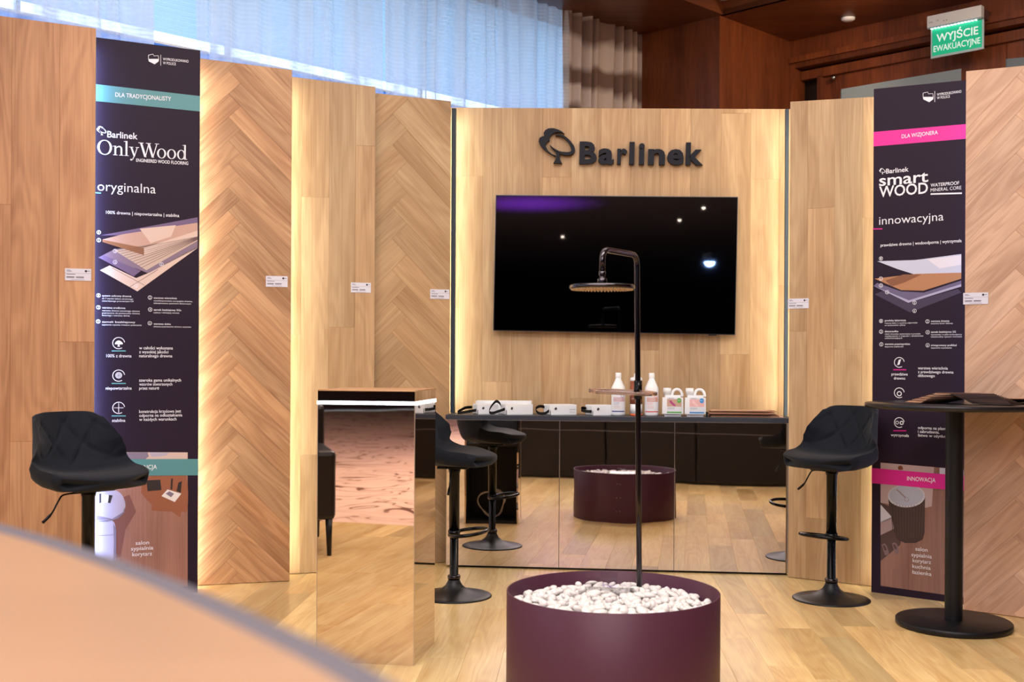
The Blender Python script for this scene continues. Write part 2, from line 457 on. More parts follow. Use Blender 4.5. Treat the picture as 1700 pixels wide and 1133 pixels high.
# order: off>0 = towards the room
band = struct(dwslab('trim_2', 1305, 2500, 3.655, HS + 0.02, 0.0, 0.12, WALNUT, 1.05))
struct(dwslab('trim_3', 1309, 2500, 3.615, 3.66, 0.035, 0.16, WALNUT, 1.25))
struct(dwslab('trim_4', 1309, 2500, 3.575, 3.617, 0.012, 0.12, WALNUT, 0.8))
struct(dwslab('trim_5', 1322, 2500, 3.49, 3.56, -0.07, 0.05, WALNUT, 1.15))
struct(dwslab('trim_6', 1308, 1321, 0, 3.60, 0.02, 0.16, WALNUT, 1.1))
struct(dwslab('trim_7', 1349, 1357, 0, 3.50, -0.07, 0.05, WALNUT, 1.0))
door = struct(dwslab('door_1', 1357, 1660, 0, 3.495, -0.11, 0.05, WALNUT, 1.3))
struct(dwslab('door_2', 1661, 2080, 0, 3.495, -0.11, 0.05, WALNUT, 1.2))
bm = bmesh.new(); lathe(bm, [(0.0, 0), (0.018, 0), (0.018, 0.03), (0.0, 0.03)], 16)
dk = obj('door_stop', bm, STEEL, None, True)
p = at_z(1377, 127, 3.37) ; q = on_dw(1377)
dk.parent = door; dk.matrix_parent_inverse = Matrix(); dk.location = (((q - AB(DW, 26)).length) * 0 + 1.0, 0.02, 3.37); 
# put the stop in door coordinates
bpy.context.view_layer.update()
dk.location = door.matrix_world.inverted() @ Vector((q.x + 0.055, q.y + 0.055, 1.25 + (597 - 127) / 1900 * q.y)); dk.rotation_euler = (-PI / 2, 0, 0)
# column at the corner, convex edge at photograph column 1192
CP = Vector((1.53, 8.5))
cole = struct(hpoly('column', [CP, CP + Vector((0.75, 0.75)), CP + Vector((0.75 - 0.62, 0.75 + 0.62)), CP + Vector((-0.62, 0.62))], 0, HS + 0.02, wood('walnut_column', (132, 70, 36), (82, 38, 19), 0.35, ring=0.6, axis='Z')))
cole.name = 'wall_column'
# ceiling: soffit ring with a raised white field; the inner corner of the ring stands over the column edge
def ring(name, z, th, m): pass
W0 = CP.x - CP.y   # b of the ring's inner edge along the windows
D0 = CP.x + CP.y   # a of the ring's inner edge along the door wall
sof = struct(hpoly('ceiling', [AB(-26, -8.75), AB(11.9, -8.75), AB(11.9, W0), AB(-26, W0)], HS, 0.04, WALNUTH))
cvw = W0 - 0.9
sof.data.materials.clear(); sof.data.materials.append(WALNUTH)
sof.name = 'ceiling'
so2 = struct(hpoly('ceiling_soffit', [AB(D0, W0), AB(11.9, W0), AB(11.9, 26), AB(D0, 26)], HS, 0.04, WALNUTH)); so2.name = 'ceiling_right'
struct(slab('trim_8', AB(-26, W0), AB(D0, W0), HS + 0.0, HC, 0.03, WALNUTH))
struct(slab('trim_9', AB(D0, 26), AB(D0, W0), HS + 0.0, HC, 0.03, WALNUTH))
struct(hpoly('ceiling_field', [AB(-26, W0), AB(D0, W0), AB(D0, 26), AB(-26, 26)], HC, 0.04, mat('ceiling_white', (214, 216, 220), 0.8))).name = 'ceiling_middle'
# cut the soffit back at the windows: the curtain pocket is behind b = cw
# ------------------------------------------------------------------ windows, blinds, curtains
WB = -8.50
def on_b(x, b):
    r = ray(x, 60); t = b / (r.x - r.y); return Vector((r.x * t, t))
def wslab(name, x0, x1, z0, z1, b, th, m, parent=None):
    return slab(name, on_b(x0, b), on_b(x1, b), z0, z1, th, m, parent)
BLIND = bpy.data.materials.new('pale_blue_blind'); BLIND.use_nodes = True
nt = BLIND.node_tree; nt.nodes.clear()
o_ = nt.nodes.new('ShaderNodeOutputMaterial'); t_ = nt.nodes.new('ShaderNodeBsdfTranslucent'); d_ = nt.nodes.new('ShaderNodeBsdfDiffuse'); x_ = nt.nodes.new('ShaderNodeMixShader')
t_.inputs[0].default_value = (0.30, 0.45, 0.62, 1); d_.inputs[0].default_value = (0.55, 0.66, 0.78, 1); x_.inputs[0].default_value = 0.35
nt.links.new(t_.outputs[0], x_.inputs[1]); nt.links.new(d_.outputs[0], x_.inputs[2]); nt.links.new(x_.outputs[0], o_.inputs[0])
GLASS = bpy.data.materials.new('window_glass'); GLASS.use_nodes = True
nt = GLASS.node_tree; nt.nodes.clear()
o_ = nt.nodes.new('ShaderNodeOutputMaterial'); t_ = nt.nodes.new('ShaderNodeBsdfTransparent'); d_ = nt.nodes.new('ShaderNodeBsdfGlossy'); x_ = nt.nodes.new('ShaderNodeMixShader')
t_.inputs[0].default_value = (0.93, 0.97, 1, 1); d_.inputs['Roughness'].default_value = 0.02; x_.inputs[0].default_value = 0.05
nt.links.new(t_.outputs[0], x_.inputs[1]); nt.links.new(d_.outputs[0], x_.inputs[2]); nt.links.new(x_.outputs[0], o_.inputs[0])
SPAN = bpy.data.materials.new('deep_blue_screen'); SPAN.use_nodes = True
nt = SPAN.node_tree; nt.nodes.clear()
o_ = nt.nodes.new('ShaderNodeOutputMaterial'); t_ = nt.nodes.new('ShaderNodeBsdfTranslucent'); t_.inputs[0].default_value = (0.22, 0.38, 0.66, 1)
nt.links.new(t_.outputs[0], o_.inputs[0])
edges = [-330, 30, 380, 700, 960]
for i in range(4):
    xa, xb = edges[i], edges[i + 1]
    A, B = on_b(xa, WB), on_b(xb, WB); L_ = (B - A).length
    ang = math.atan2(B.y - A.y, B.x - A.x)
    fr = thing('window_%d' % (i + 1), None, None); del fr['label']; del fr['category']; struct(fr)
    fr.location = (A.x, A.y, 0); fr.rotation_euler = (0, 0, ang)
    bm = bmesh.new()
    box(bm, 0, 0.012, 0, 0.03, 2.45, 4.05); box(bm, L_ - 0.012, L_, 0, 0.03, 2.45, 4.05); box(bm, 0.012, L_ - 0.012, 0, 0.06, 2.45, 2.5)
    box(bm, 0.012, L_ - 0.012, 0, 0.06, 3.99, 4.05)
    obj('window_frame', bm, mat('frame_grey', (200, 208, 216), 0.4), fr)
    bm = bmesh.new(); box(bm, 0.012, L_ - 0.012, 0.02, 0.026, 2.5, 3.99); obj('pane', bm, GLASS, fr)
    bm = bmesh.new()
    z = 3.08
    while z < 4.0:   # closed slats of the blind, each a little tilted board
        q = [(0.03, -0.035), (0.03, -0.032), (0.005 + 0.03, 0.0)]
        a0 = [bm.verts.new(v) for v in ((0.0, -0.03, z), (L_, -0.03, z), (L_, -0.027, z + 0.0295), (0.0, -0.027, z + 0.0295))]
        bm.faces.new(a0)
        z += 0.029
    stuff(obj('blind_slats', bm, BLIND, fr))
    bm = bmesh.new(); box(bm, 0.0, L_, -0.022, -0.018, 2.45, 3.02); obj('lower_screen', bm, SPAN, fr)
    bm = bmesh.new(); box(bm, 0.0, L_, -0.04, -0.01, 3.012, 3.024); obj('blind_rail', bm, WHITE, fr)

def sheer_mat():
    m = bpy.data.materials.new('sheer_voile'); m.use_nodes = True; nt = m.node_tree; nt.nodes.clear(); N = nt.nodes; L = nt.links
    out = N.new('ShaderNodeOutputMaterial'); tr = N.new('ShaderNodeBsdfTransparent'); tl = N.new('ShaderNodeBsdfTranslucent'); df = N.new('ShaderNodeBsdfDiffuse')
    tl.inputs[0].default_value = (0.97, 0.97, 0.96, 1); df.inputs[0].default_value = (0.9, 0.92, 0.94, 1)
    m1 = N.new('ShaderNodeMixShader'); m1.inputs[0].default_value = 0.35; L.new(tl.outputs[0], m1.inputs[1]); L.new(df.outputs[0], m1.inputs[2])
    m2 = N.new('ShaderNodeMixShader'); L.new(tr.outputs[0], m2.inputs[1]); L.new(m1.outputs[0], m2.inputs[2])
    tc = N.new('ShaderNodeTexCoord'); sp = N.new('ShaderNodeSeparateXYZ'); L.new(tc.outputs['Object'], sp.inputs[0])
    mu = N.new('ShaderNodeMath'); mu.operation = 'MULTIPLY'; mu.inputs[1].default_value = 2 * PI / 0.026; L.new(sp.outputs['Z'], mu.inputs[0])
    si = N.new('ShaderNodeMath'); si.operation = 'SINE'; L.new(mu.outputs[0], si.inputs[0])
    nn = N.new('ShaderNodeTexNoise'); nn.inputs['Scale'].default_value = 9; L.new(tc.outputs['Object'], nn.inputs['Vector'])
    ml = N.new('ShaderNodeMath'); ml.operation = 'MULTIPLY'; L.new(si.outputs[0], ml.inputs[0]); L.new(nn.outputs['Fac'], ml.inputs[1])
    ad = N.new('ShaderNodeMath'); ad.operation = 'MULTIPLY_ADD'; ad.inputs[1].default_value = 0.10; ad.inputs[2].default_value = 0.68; L.new(ml.outputs[0], ad.inputs[0])
    mp = N.new('ShaderNodeMapping'); mp.inputs['Scale'].default_value = (7.0, 7.0, 0.12); L.new(tc.outputs['Object'], mp.inputs[0])
    vn = N.new('ShaderNodeTexNoise'); vn.inputs['Scale'].default_value = 1.0; vn.inputs['Detail'].default_value = 3; L.new(mp.outputs[0], vn.inputs['Vector'])
    vm = N.new('ShaderNodeMapRange'); vm.inputs[1].default_value = 0.38; vm.inputs[2].default_value = 0.62; vm.inputs[3].default_value = -0.20; vm.inputs[4].default_value = 0.25; L.new(vn.outputs['Fac'], vm.inputs[0])
    av = N.new('ShaderNodeMath'); av.operation = 'ADD'; av.use_clamp = True; L.new(ad.outputs[0], av.inputs[0]); L.new(vm.outputs[0], av.inputs[1])
    L.new(av.outputs[0], m2.inputs[0]); L.new(m2.outputs[0], out.inputs[0])
    return m
SHEER = sheer_mat()
def drape_mat():
    m = bpy.data.materials.new('brown_banded_drape'); m.use_nodes = True; nt = m.node_tree; b = nt.nodes['Principled BSDF']; N = nt.nodes; L = nt.links
    b.inputs['Roughness'].default_value = 0.9
    tc = N.new('ShaderNodeTexCoord'); sp = N.new('ShaderNodeSeparateXYZ'); L.new(tc.outputs['Object'], sp.inputs[0])
    nn = N.new('ShaderNodeTexNoise'); nn.inputs['Scale'].default_value = 2.5; L.new(tc.outputs['Object'], nn.inputs['Vector'])
    a = N.new('ShaderNodeMath'); a.operation = 'MULTIPLY_ADD'; a.inputs[1].default_value = 0.30; L.new(nn.outputs['Fac'], a.inputs[0]); L.new(sp.outputs['Z'], a.inputs[2])
    mu = N.new('ShaderNodeMath'); mu.operation = 'MULTIPLY'; mu.inputs[1].default_value = 2 * PI / 0.36; L.new(a.outputs[0], mu.inputs[0])
    si = N.new('ShaderNodeMath'); si.operation = 'SINE'; L.new(mu.outputs[0], si.inputs[0])
    mr = N.new('ShaderNodeMapRange'); mr.inputs[1].default_value = -0.5; mr.inputs[2].default_value = 0.5; L.new(si.outputs[0], mr.inputs[0])
    mx = N.new('ShaderNodeMix'); mx.data_type = 'RGBA'; mx.inputs['A'].default_value = lin((120, 92, 78)) + (1,); mx.inputs['B'].default_value = lin((206, 186, 172)) + (1,)
    L.new(mr.outputs[0], mx.inputs['Factor']); L.new(mx.outputs['Result'], b.inputs['Base Color'])
    return m
DRAPE = drape_mat()
def curtain(name, x0, x1, b, z0, z1, lam, amp, m, parent, seed):
    rnd = random.Random(seed)
    A, B = on_b(x0, b), on_b(x1, b); L_ = (B - A).length; n = int(L_ / lam * 10)
    bm = bmesh.new(); cols = []
    ph = 0.0; nrm = Vector((1, -1)) / S2; dr = (B - A).normalized()
    zs = [z0 + (z1 - z0) * j / 6 for j in range(7)]
    k1, k2 = rnd.uniform(0, 6), rnd.uniform(0, 6)
    for i in range(n + 1):
        s = L_ * i / n
        ph = 2 * PI * s / lam + 1.3 * math.sin(2 * PI * s / (lam * 4.3) + k1) + 0.8 * math.sin(2 * PI * s / (lam * 2.1) + k2)
        am = amp * (0.75 + 0.35 * math.sin(2 * PI * s / (lam * 3.7) + k2))
        c = []
        for j, z in enumerate(zs):
            q = A + dr * (s + 0.012 * math.sin(z * 3 + s * 5)) + nrm * am * math.sin(ph + 0.25 * math.sin(z * 1.7 + k1))
            c.append(bm.verts.new((q.x - A.x, q.y - A.y, z)))
        cols.append(c)
    for a, c in zip(cols, cols[1:]):
        for j in range(6): bm.faces.new((a[j], c[j], c[j + 1], a[j + 1]))
    o = obj(name, bm, m, parent, smooth=True, autos=180)
    o.location = (A.x, A.y, 0)
    return o
c1 = curtain('sheer_curtain', -330, 256, -8.12, 0.03, HS, 0.16, 0.03, SHEER, None, 1)
tag(c1, 'white sheer curtain above the leftmost plank panel, left of the gap', 'curtain')
c2 = curtain('sheer_curtain', 328, 634, -8.12, 0.03, HS, 0.17, 0.03, SHEER, None, 2)
tag(c2, 'white sheer curtain right of the gap, above the first herringbone panel', 'curtain')
c3 = curtain('sheer_curtain', 637, 942, -8.02, 0.03, HS, 0.13, 0.028, SHEER, None, 3)
tag(c3, 'white sheer curtain beside the brown drape, above the second herringbone panel', 'curtain')
dr = curtain('drape', 938, 1095, -8.00, 0.03, HS, 0.115, 0.042, DRAPE, None, 5)
tag(dr, 'brown and beige banded heavy drape hanging beside the wood column', 'curtain')

# ------------------------------------------------------------------ display panels
LEDS = {}
def led(name, col, strength):
    if name not in LEDS:
        m = bpy.data.materials.new(name); m.use_nodes = True; b = m.node_tree.nodes['Principled BSDF']
        b.inputs['Base Color'].default_value = (0.8, 0.8, 0.8, 1); b.inputs['Emission Color'].default_value = col + (1,); b.inputs['Emission Strength'].default_value = strength
        LEDS[name] = m
    return LEDS[name]
class Panel:
    """upright board; px corners on the floor, heights from the px of the top corners"""
    def __init__(s, bl, br, tl, tr, name, label, cat, extl=0.0, extr=0.0):
        P0, P1 = at_z(*bl), at_z(*br)
        s.P0 = P0; s.dir = (P1 - P0).normalized(); s.w = (P1 - P0).length
        n = Vector((s.dir.y, -s.dir.x, 0)); s.n = n
        def hgt(p): q = at_plane(p[0], p[1], P0, n); return (q - P0).dot(s.dir), q.z
        u0, h0 = hgt(tl); u1, h1 = hgt(tr)
        s.hs = (h1 - h0) / (u1 - u0); s.h0 = h0 - s.hs * u0
        s.u0, s.u1 = -extl, s.w + extr
        s.root = thing(name, label, cat, P0, math.atan2(s.dir.y, s.dir.x))
    def h(s, u): return s.h0 + s.hs * u
    def uv(s, x, y):
        q = at_plane(x, y, s.P0, s.n); return ((q - s.P0).dot(s.dir), q.z)
    def quad(s): return [(s.u0, 0.0), (s.u1, 0.0), (s.u1, s.h(s.u1)), (s.u0, s.h(s.u0))]
    def half(s):  # half planes
        return [(-1, 0, -s.u0), (1, 0, s.u1), (0, -1, -0.003), (-s.hs, 1, s.h0)]
    def board(s, m=WHITE, th=0.04, front=0.0):
        bm = bmesh.new(); prism(bm, s.quad(), front, th, lambda u, v, d: (u, d, v)); bmesh.ops.recalc_face_normals(bm, faces=bm.faces)
        return obj('backing_board', bm, m, s.root)
    def led_strip(s, side, m, y=0.115, inset=0.02):
        u = s.u1 - inset if side > 0 else s.u0 + inset
        bm = bmesh.new(); box(bm, u - 0.006, u + 0.006, y, y + 0.008, 0.02, min(s.h(u), s.h0) - 0.05)
        boxo('led_profile', (u - 0.004, u + 0.004, 0.03, y, 0.02, min(s.h(u), s.h0) - 0.05), STEEL, s.root); return obj('led_strip', bm, m, s.root)
    def herring(s, Wp, pl, m, lo=0.86, hi=1.06, seed=0):
        rnd = random.Random(seed); P = Wp * S2
        uL, vL = s.uv(*pl); kmin = int((0 - vL) / P) - 8; kmax = int((3.2 - vL) / P) + 8; Ln = 1.1
        hp = s.half()
        for k in range(kmin, kmax):
            v = vL + k * P
            a, b = (uL, v), (uL + P / 2, v + P / 2); d = (Ln, -Ln)
            for (p, q, dx, dy, ang) in ((a, b, Ln, -Ln, -PI / 4), (b, (uL, v + P), -Ln, -Ln, PI / 4)):
                poly = clip([p, (p[0] + dx, p[1] + dy), (q[0] + dx, q[1] + dy), q], hp)
                if len(poly) < 3: continue
                t = rnd.uniform(lo, hi); h = rnd.uniform(-0.03, 0.03)
                piece('plank', poly, ang, m, s.root, tint=(t * (1 + h), t, t * (1 - h)), thick=0.012)
    def columns(s, seams, joints, m, seed=0, lo=0.88, hi=1.06):
        """seams: u positions; joints: list per column of v positions"""
        rnd = random.Random(seed); us = [s.u0] + list(seams) + [s.u1]; hp = s.half()
        for i in range(len(us) - 1):
            vs = [0.0] + sorted(joints[i]) + [3.3]
            for a, b in zip(vs, vs[1:]):
                poly = clip([(us[i], a), (us[i + 1], a), (us[i + 1], b), (us[i], b)], hp)
                if len(poly) < 3: continue
                t = rnd.uniform(lo, hi); h = rnd.uniform(-0.03, 0.03)
                piece('plank', poly, PI / 2, m, s.root, tint=(t * (1 + h), t, t * (1 - h)), thick=0.012)
WLED = led('led_white', (1.0, 0.93, 0.86), 48.0)
YLED = led('led_warm_white', (1.0, 0.97, 0.78), 48.0)
BLED = led('led_cool', (0.45, 0.6, 1.0), 60.0)

# 1 leftmost plank panel (runs out of frame)
p1 = Panel((-70, 1020.5), (154.5, 1007), (-70, 18), (156, 47.9), 'display_panel', 'tall oak display panel at the far left behind a bar stool, wide vertical planks', 'display panel')
sx = [p1.uv(18, 500)[0], p1.uv(98, 500)[0]]
p1.columns(sx, [[p1.uv(8, 340)[1]], [p1.uv(60, 733)[1]], [p1.uv(125, 568)[1]]], OAKW, 3)
p1.board(); p1.led_strip(1, BLED)
# 2 left banner
b1 = Panel((158, 995.7), (328, 984.5), (158.4, 61.8), (329, 83.4), 'banner_board', 'tall dark banner board with teal bands between the left oak panels', 'banner', extl=0.06)
# 3 herringbone
p3 = Panel((329.5, 972.5), (480.5, 965), (330, 97.4), (481.6, 116.9), 'display_panel', 'first herringbone oak display panel, directly right of the teal banner', 'display panel', extl=0.06)
p3.herring(0.0905, (379.6, 117.8), OAK, 0.84, 1.06, 11); p3.board(); p3.led_strip(1, YLED)
# 4 planks
p4 = Panel((482.5, 953.4), (619, 947), (482, 128), (619.5, 144.7), 'display_panel', 'oak display panel with vertical planks between the two herringbone panels', 'display panel', extl=0.06)
p4.columns([p4.uv(x, 500)[0] for x in (499.5, 545, 589)], [[p4.uv(490, 556)[1]], [p4.uv(520, 328)[1], p4.uv(520, 755)[1]], [p4.uv(566, 543.6)[1], 0.3], [p4.uv(604, 242.7)[1], p4.uv(604, 860)[1]]], OAKL, 8, 0.86, 1.06)
p4.board(); p4.led_strip(1, YLED)
# 5 herringbone
p5 = Panel((620, 941.5), (744, 933.7), (620, 155), (745, 168.5), 'display_panel', 'second herringbone oak display panel, behind the mirrored podium', 'display panel', extl=0.06)
p5.herring(0.132, (651, 189.5), OAKL, 0.84, 1.0, 5); p5.board(); p5.led_strip(1, YLED)
# centre wall
CWm = -0.08
CWP = Vector((0.62, 7.06, 0)); CWd = Vector((1, CWm, 0)).normalized()
cwn = Vector((CWd.y, -CWd.x, 0))
cl = at_plane(745, 600, CWP, cwn); crr = at_plane(1310, 600, CWP, cwn)
class Wall(Panel):
    def __init__(s):
        s.P0 = Vector((cl.x, cl.y, 0)); s.dir = CWd; s.n = cwn; s.w = (crr - cl).length
        h0 = at_plane(755, 179.3, CWP, cwn).z; h1 = at_plane(1302, 182, CWP, cwn).z
        s.hs = (h1 - h0) / s.w; s.h0 = h0; s.u0 = 0.0; s.u1 = s.w
        s.root = thing('feature_wall', 'wide oak plank feature wall behind the television and dark sign', 'wall panel', s.P0, math.atan2(CWd.y, CWd.x))
cw = Wall()
cxs = [801.5, 850.5, 900, 948, 997, 1046, 1095.5, 1145.5, 1195.8, 1245, 1293]
cw.columns([cw.uv(x, 400)[0] for x in cxs],
           [[cw.uv(780, 293)[1]], [1.1], [1.62, 2.2], [cw.uv(924, 294.6)[1]], [1.0], [0.6, 1.8], [1.3], [0.7, 1.9], [1.5], [cw.uv(1220, 189)[1], cw.uv(1220, 588.6)[1]], [cw.uv(1270, 298)[1]], [1.7]], OAKL, 17, 0.86, 1.08)
cw.board()
# 6 planks at right
p6 = Panel((1315.7, 959.5), (1446.5, 973.7), (1306, 170), (1444, 162), 'display_panel', 'oak display panel with vertical planks right of the television wall', 'display panel', extl=-0.0, extr=0.06)
p6.u0 = p6.uv(1306.5, 170)[0] * 0.5
p6.columns([p6.uv(x, 500)[0] for x in (1341, 1385.5, 1432)], [[p6.uv(1320, 551)[1]], [p6.uv(1360, 346)[1], 0.35], [p6.uv(1410, 580)[1]], [p6.uv(1438, 362)[1]]], OAKL, 4, 0.9, 1.05)
p6.board(); p6.led_strip(-1, YLED)
# 7 right banner
b2 = Panel((1446.5, 983.5), (1599.7, 1004), (1442.7, 148.6), (1594.7, 133.8), 'banner_board', 'tall dark banner board with magenta bands behind the round bar table', 'banner', extr=0.06)
# 8 rightmost herringbone
p8 = Panel((1600.5, 1013.0), (1742, 1032), (1595, 120), (1742, 106), 'display_panel', 'rightmost pale herringbone display panel cut by the picture edge', 'display panel')
p8.herring(0.132, (1688, 128), OAKP, 0.92, 1.05, 9); p8.board(); p8.led_strip(-1, led('led_pale_blue', (0.5, 0.62, 1.0), 50.0))
# dark posts beside the feature wall, a light strip on the back of each washes the wall
for x0, x1, y0, y1, lab in ((747.8, 754.8, 179.7, 940, 'slim dark blue post at the left side of the plank feature wall'), (1302.2, 1308.0, 181, 700, 'slim dark blue post at the right side of the plank feature wall')):
    pp = CWP - Vector((0, 0.12, 0))
    a = at_plane(x0, 600, pp, cwn); b = at_plane(x1, 600, pp, cwn); zt = at_plane(x0, y0, pp, cwn).z; wd = (b - a).length
    bm = bmesh.new(); box(bm, 0, wd, 0, 0.03, 0.909, zt, 0.001)
    o = obj('post', bm, DARKPOST); o.location = (a.x, a.y, 0); o.rotation_euler = (0, 0, math.atan2(CWd.y, CWd.x)); tag(o, lab, 'post')
    bm = bmesh.new(); box(bm, wd / 2 - 0.005, wd / 2 + 0.005, 0.03, 0.036, 0.95, zt - 0.03)
    obj('led_strip', bm, led('led_soft_left', (0.92, 1.0, 0.86), 26.0) if x0 < 1000 else led('led_soft_right', (1.0, 0.86, 0.6), 20.0), o)
# grey boards whose tops show behind the right banner and the rightmost panel
for xa, ya, xb, yb, Y0, lab in ((1397, 148, 1596, 114, 7.05, 'grey board top edge showing above the magenta banner'), (1672, 97.5, 1760, 90, 6.6, 'grey board top edge showing above the rightmost panel')):
    A = at_y(xa, ya, Y0); B = at_y(xb, yb, Y0 - 0.45)
    bm = bmesh.new(); prism(bm, [(0, 0), (1, 0), (1, 1), (0, 1)], 0, 0.02, lambda u, v, d: (A.x + (B.x - A.x) * u, A.y + (B.y - A.y) * u + d, (A.z + (B.z - A.z) * u) * v)); bmesh.ops.recalc_face_normals(bm, faces=bm.faces)
    tag(obj('grey_board', bm, GREY), lab, 'board')

# ------------------------------------------------------------------ emblem used on the sign and the prints (unit square, y up)
def zc(p, k=1 / 5.484): return p
_cres = [(305, 172), (280, 160), (240, 155), (200, 165), (180, 185), (166, 210), (168, 235), (140, 250), (133, 275), (140, 300), (158, 330), (190, 357), (228, 372), (215, 377), (170, 352), (120, 318), (85, 282), (68, 245), (73, 215), (92, 200), (116, 194), (112, 165), (125, 140), (155, 123), (200, 120), (245, 132), (280, 150)]
_ring = [(221, 187, 1.5), (245, 184, 4), (280, 190, 7), (315, 208, 9), (347, 238, 11), (370, 270, 14), (384, 300, 17), (388, 325, 16), (372, 346, 15), (340, 354, 15), (305, 352, 14), (265, 343, 10), (235, 328, 8), (205, 308, 5), (185, 290, 3), (170, 274, 0.8)]
_trunk = [(226, 332), (266, 338), (263, 385), (272, 415), (288, 443), (208, 443), (226, 413), (234, 385)]
EMB = [_cres, stroke_poly(smooth_pts(_ring, 3)), _trunk]
def put_emblem(bm, fn, d0, d1, u, v, k, mi=0):
    """bottom centre of the trunk at (u,v); k = metres per source unit"""
    for poly in EMB:
        prism(bm, [(u + (x - 248) * k, v + (443 - y) * k) for x, y in poly], d0, d1, fn, mi)

# ------------------------------------------------------------------ banners
def flatfn(u, v, d): return (u, -d, v)
class Print:
    """flat printing on a board: photo pixels are measured back onto the board's plane once, then everything lives there"""
    def __init__(s, P): s.P = P; s.n = 0
    def poly(s, bm, pts, d, mi=0, rect=False):
        uv = [s.P.uv(*p) for p in pts]
        uv = clip(uv, s.P.half()) if rect else uv
        if len(uv) >= 3: prism(bm, uv, d, None, flatfn, mi)
    def text(s, bm, t, x0, yb, x1, cap, d, off=0.012, mi=0, slope=None, yb1=None):
        u0, v0 = s.P.uv(x0, yb); u1, v1 = s.P.uv(x1, yb1 if yb1 is not None else yb)
        # keep the line level on the board unless told otherwise
        c = s.P.uv(x0, yb - cap)[1] - v0
        put_text(bm, t, u0, u1, v0, c, flatfn, d, off, mi)
    def ring(s, bm, x, y, r, w, a0, a1, d, mi=0, n=20):
        u, v = s.P.uv(x, y); k = abs(s.P.uv(x, y - r)[1] - v); ww = w / r * k
        pts = [(u + k * math.cos(a0 + (a1 - a0) * i / n), v + k * math.sin(a0 + (a1 - a0) * i / n), ww / 2) for i in range(n + 1)]
        prism(bm, stroke_poly(pts), d, None, flatfn, mi)
    def line(s, bm, x0, y0, x1, y1, w, d, mi=0):
        a = s.P.uv(x0, y0); b = s.P.uv(x1, y1); k = abs(s.P.uv(x0, y0 - w)[1] - a[1]) / 2
        prism(bm, stroke_poly([(a[0], a[1], k), (b[0], b[1], k)]), d, None, flatfn, mi)
TEAL = mat('teal_print', (84, 142, 148), 0.45); MAG = mat('magenta_print', (224, 34, 150), 0.4)
INK = mat('white_print', (232, 232, 240), 0.5)
def pm(n, c, r=0.5): return mat('print_' + n, c, r)
def flat(bm): bmesh.ops.recalc_face_normals(bm, faces=bm.faces); return bm
def board_thick(P):
    bm = bmesh.new(); prism(bm, P.quad(), 0, 0.03, lambda u, v, d: (u, d, v)); bmesh.ops.recalc_face_normals(bm, faces=bm.faces)
    return obj('board', bm, NAVY, P.root)
def serif_word(bm, s_, u0, u1, v0, cap, fn, d):
    """OnlyWood in a roman: thick and thin strokes with bracketed serifs; unit = cap height"""
    W = 0.0; items = []
    th, tn = 0.105, 0.045
    def ell(cx, cy, rx, ry, tx, ty):
        n = 28; o = [(cx + rx * math.cos(2 * PI * i / n), cy + ry * math.sin(2 * PI * i / n)) for i in range(n + 1)]
        i_ = [(cx + (rx - tx) * math.cos(2 * PI * i / n), cy + (ry - ty) * math.sin(2 * PI * i / n)) for i in range(n + 1)]
        return [[o[i], o[i + 1], i_[i + 1], i_[i]] for i in range(n)]
    def st(x, y0, y1, w=th): return [[(x - w / 2, y0), (x + w / 2, y0), (x + w / 2, y1), (x - w / 2, y1)]]
    def sf(x, y, w=0.26, h=0.04, up=False): return [[(x - w / 2, y), (x + w / 2, y), (x + w / 2, y + h), (x - w / 2, y + h)]]
    def flag(x, y): return [[(x - 0.13, y - 0.06), (x, y - 0.045), (x, y + 0.0), (x - 0.13, y - 0.03)]]
    def dia(x0, y0, x1, y1, w): return [[(x0 - w / 2, y0), (x0 + w / 2, y0), (x1 + w / 2, y1), (x1 - w / 2, y1)]]
    xh = 0.66
    for c in s_:
        if c == 'O': g = ell(0.42, 0.5, 0.42, 0.52, 0.13, 0.045); a = 0.9
        elif c == 'o': g = ell(0.27, 0.33, 0.27, 0.345, 0.105, 0.04); a = 0.59
        elif c == 'n': g = st(0.13, 0, xh) + sf(0.13, 0) + flag(0.1, xh) + st(0.48, 0, 0.45) + sf(0.48, 0) + [stroke_poly(smooth_pts([(0.17, 0.50, 0.02), (0.27, 0.60, 0.035), (0.38, 0.62, 0.045), (0.46, 0.55, 0.05), (0.48, 0.44, 0.052)], 3))]; a = 0.64
        elif c == 'l': g = st(0.13, 0, 1.04) + sf(0.13, 0) + flag(0.1, 1.04); a = 0.28
        elif c == 'y': g = dia(0.12, xh, 0.31, 0.02, 0.11) + dia(0.48, xh, 0.31, 0.0, 0.05) + dia(0.31, 0.04, 0.20, -0.24, 0.05) + sf(0.12, xh - 0.04, 0.25) + sf(0.48, xh - 0.04, 0.2) + ell(0.13, -0.24, 0.065, 0.06, 0.064, 0.059); a = 0.53
        elif c == 'W': g = dia(0.16, 1.0, 0.42, 0.0, 0.13) + dia(0.62, 0.98, 0.42, 0.0, 0.05) + dia(0.60, 1.0, 0.86, 0.0, 0.13) + dia(1.10, 1.0, 0.86, 0.0, 0.05) + sf(0.16, 0.96, 0.3) + sf(0.60, 0.96, 0.3) + sf(1.10, 0.96, 0.24); a = 1.1
        elif c == 'd': g = ell(0.26, 0.33, 0.25, 0.345, 0.10, 0.04) + st(0.48, 0, 1.04, 0.1) + flag(0.46, 1.04) + sf(0.54, 0, 0.14); a = 0.66
        items.append((W, g)); W += a
    k = (u1 - u0) / W
    for x, g in items:
        for poly in g:
            prism(bm, [(u0 + (x + p[0]) * k, v0 + p[1] * cap) for p in poly], d, None, fn)
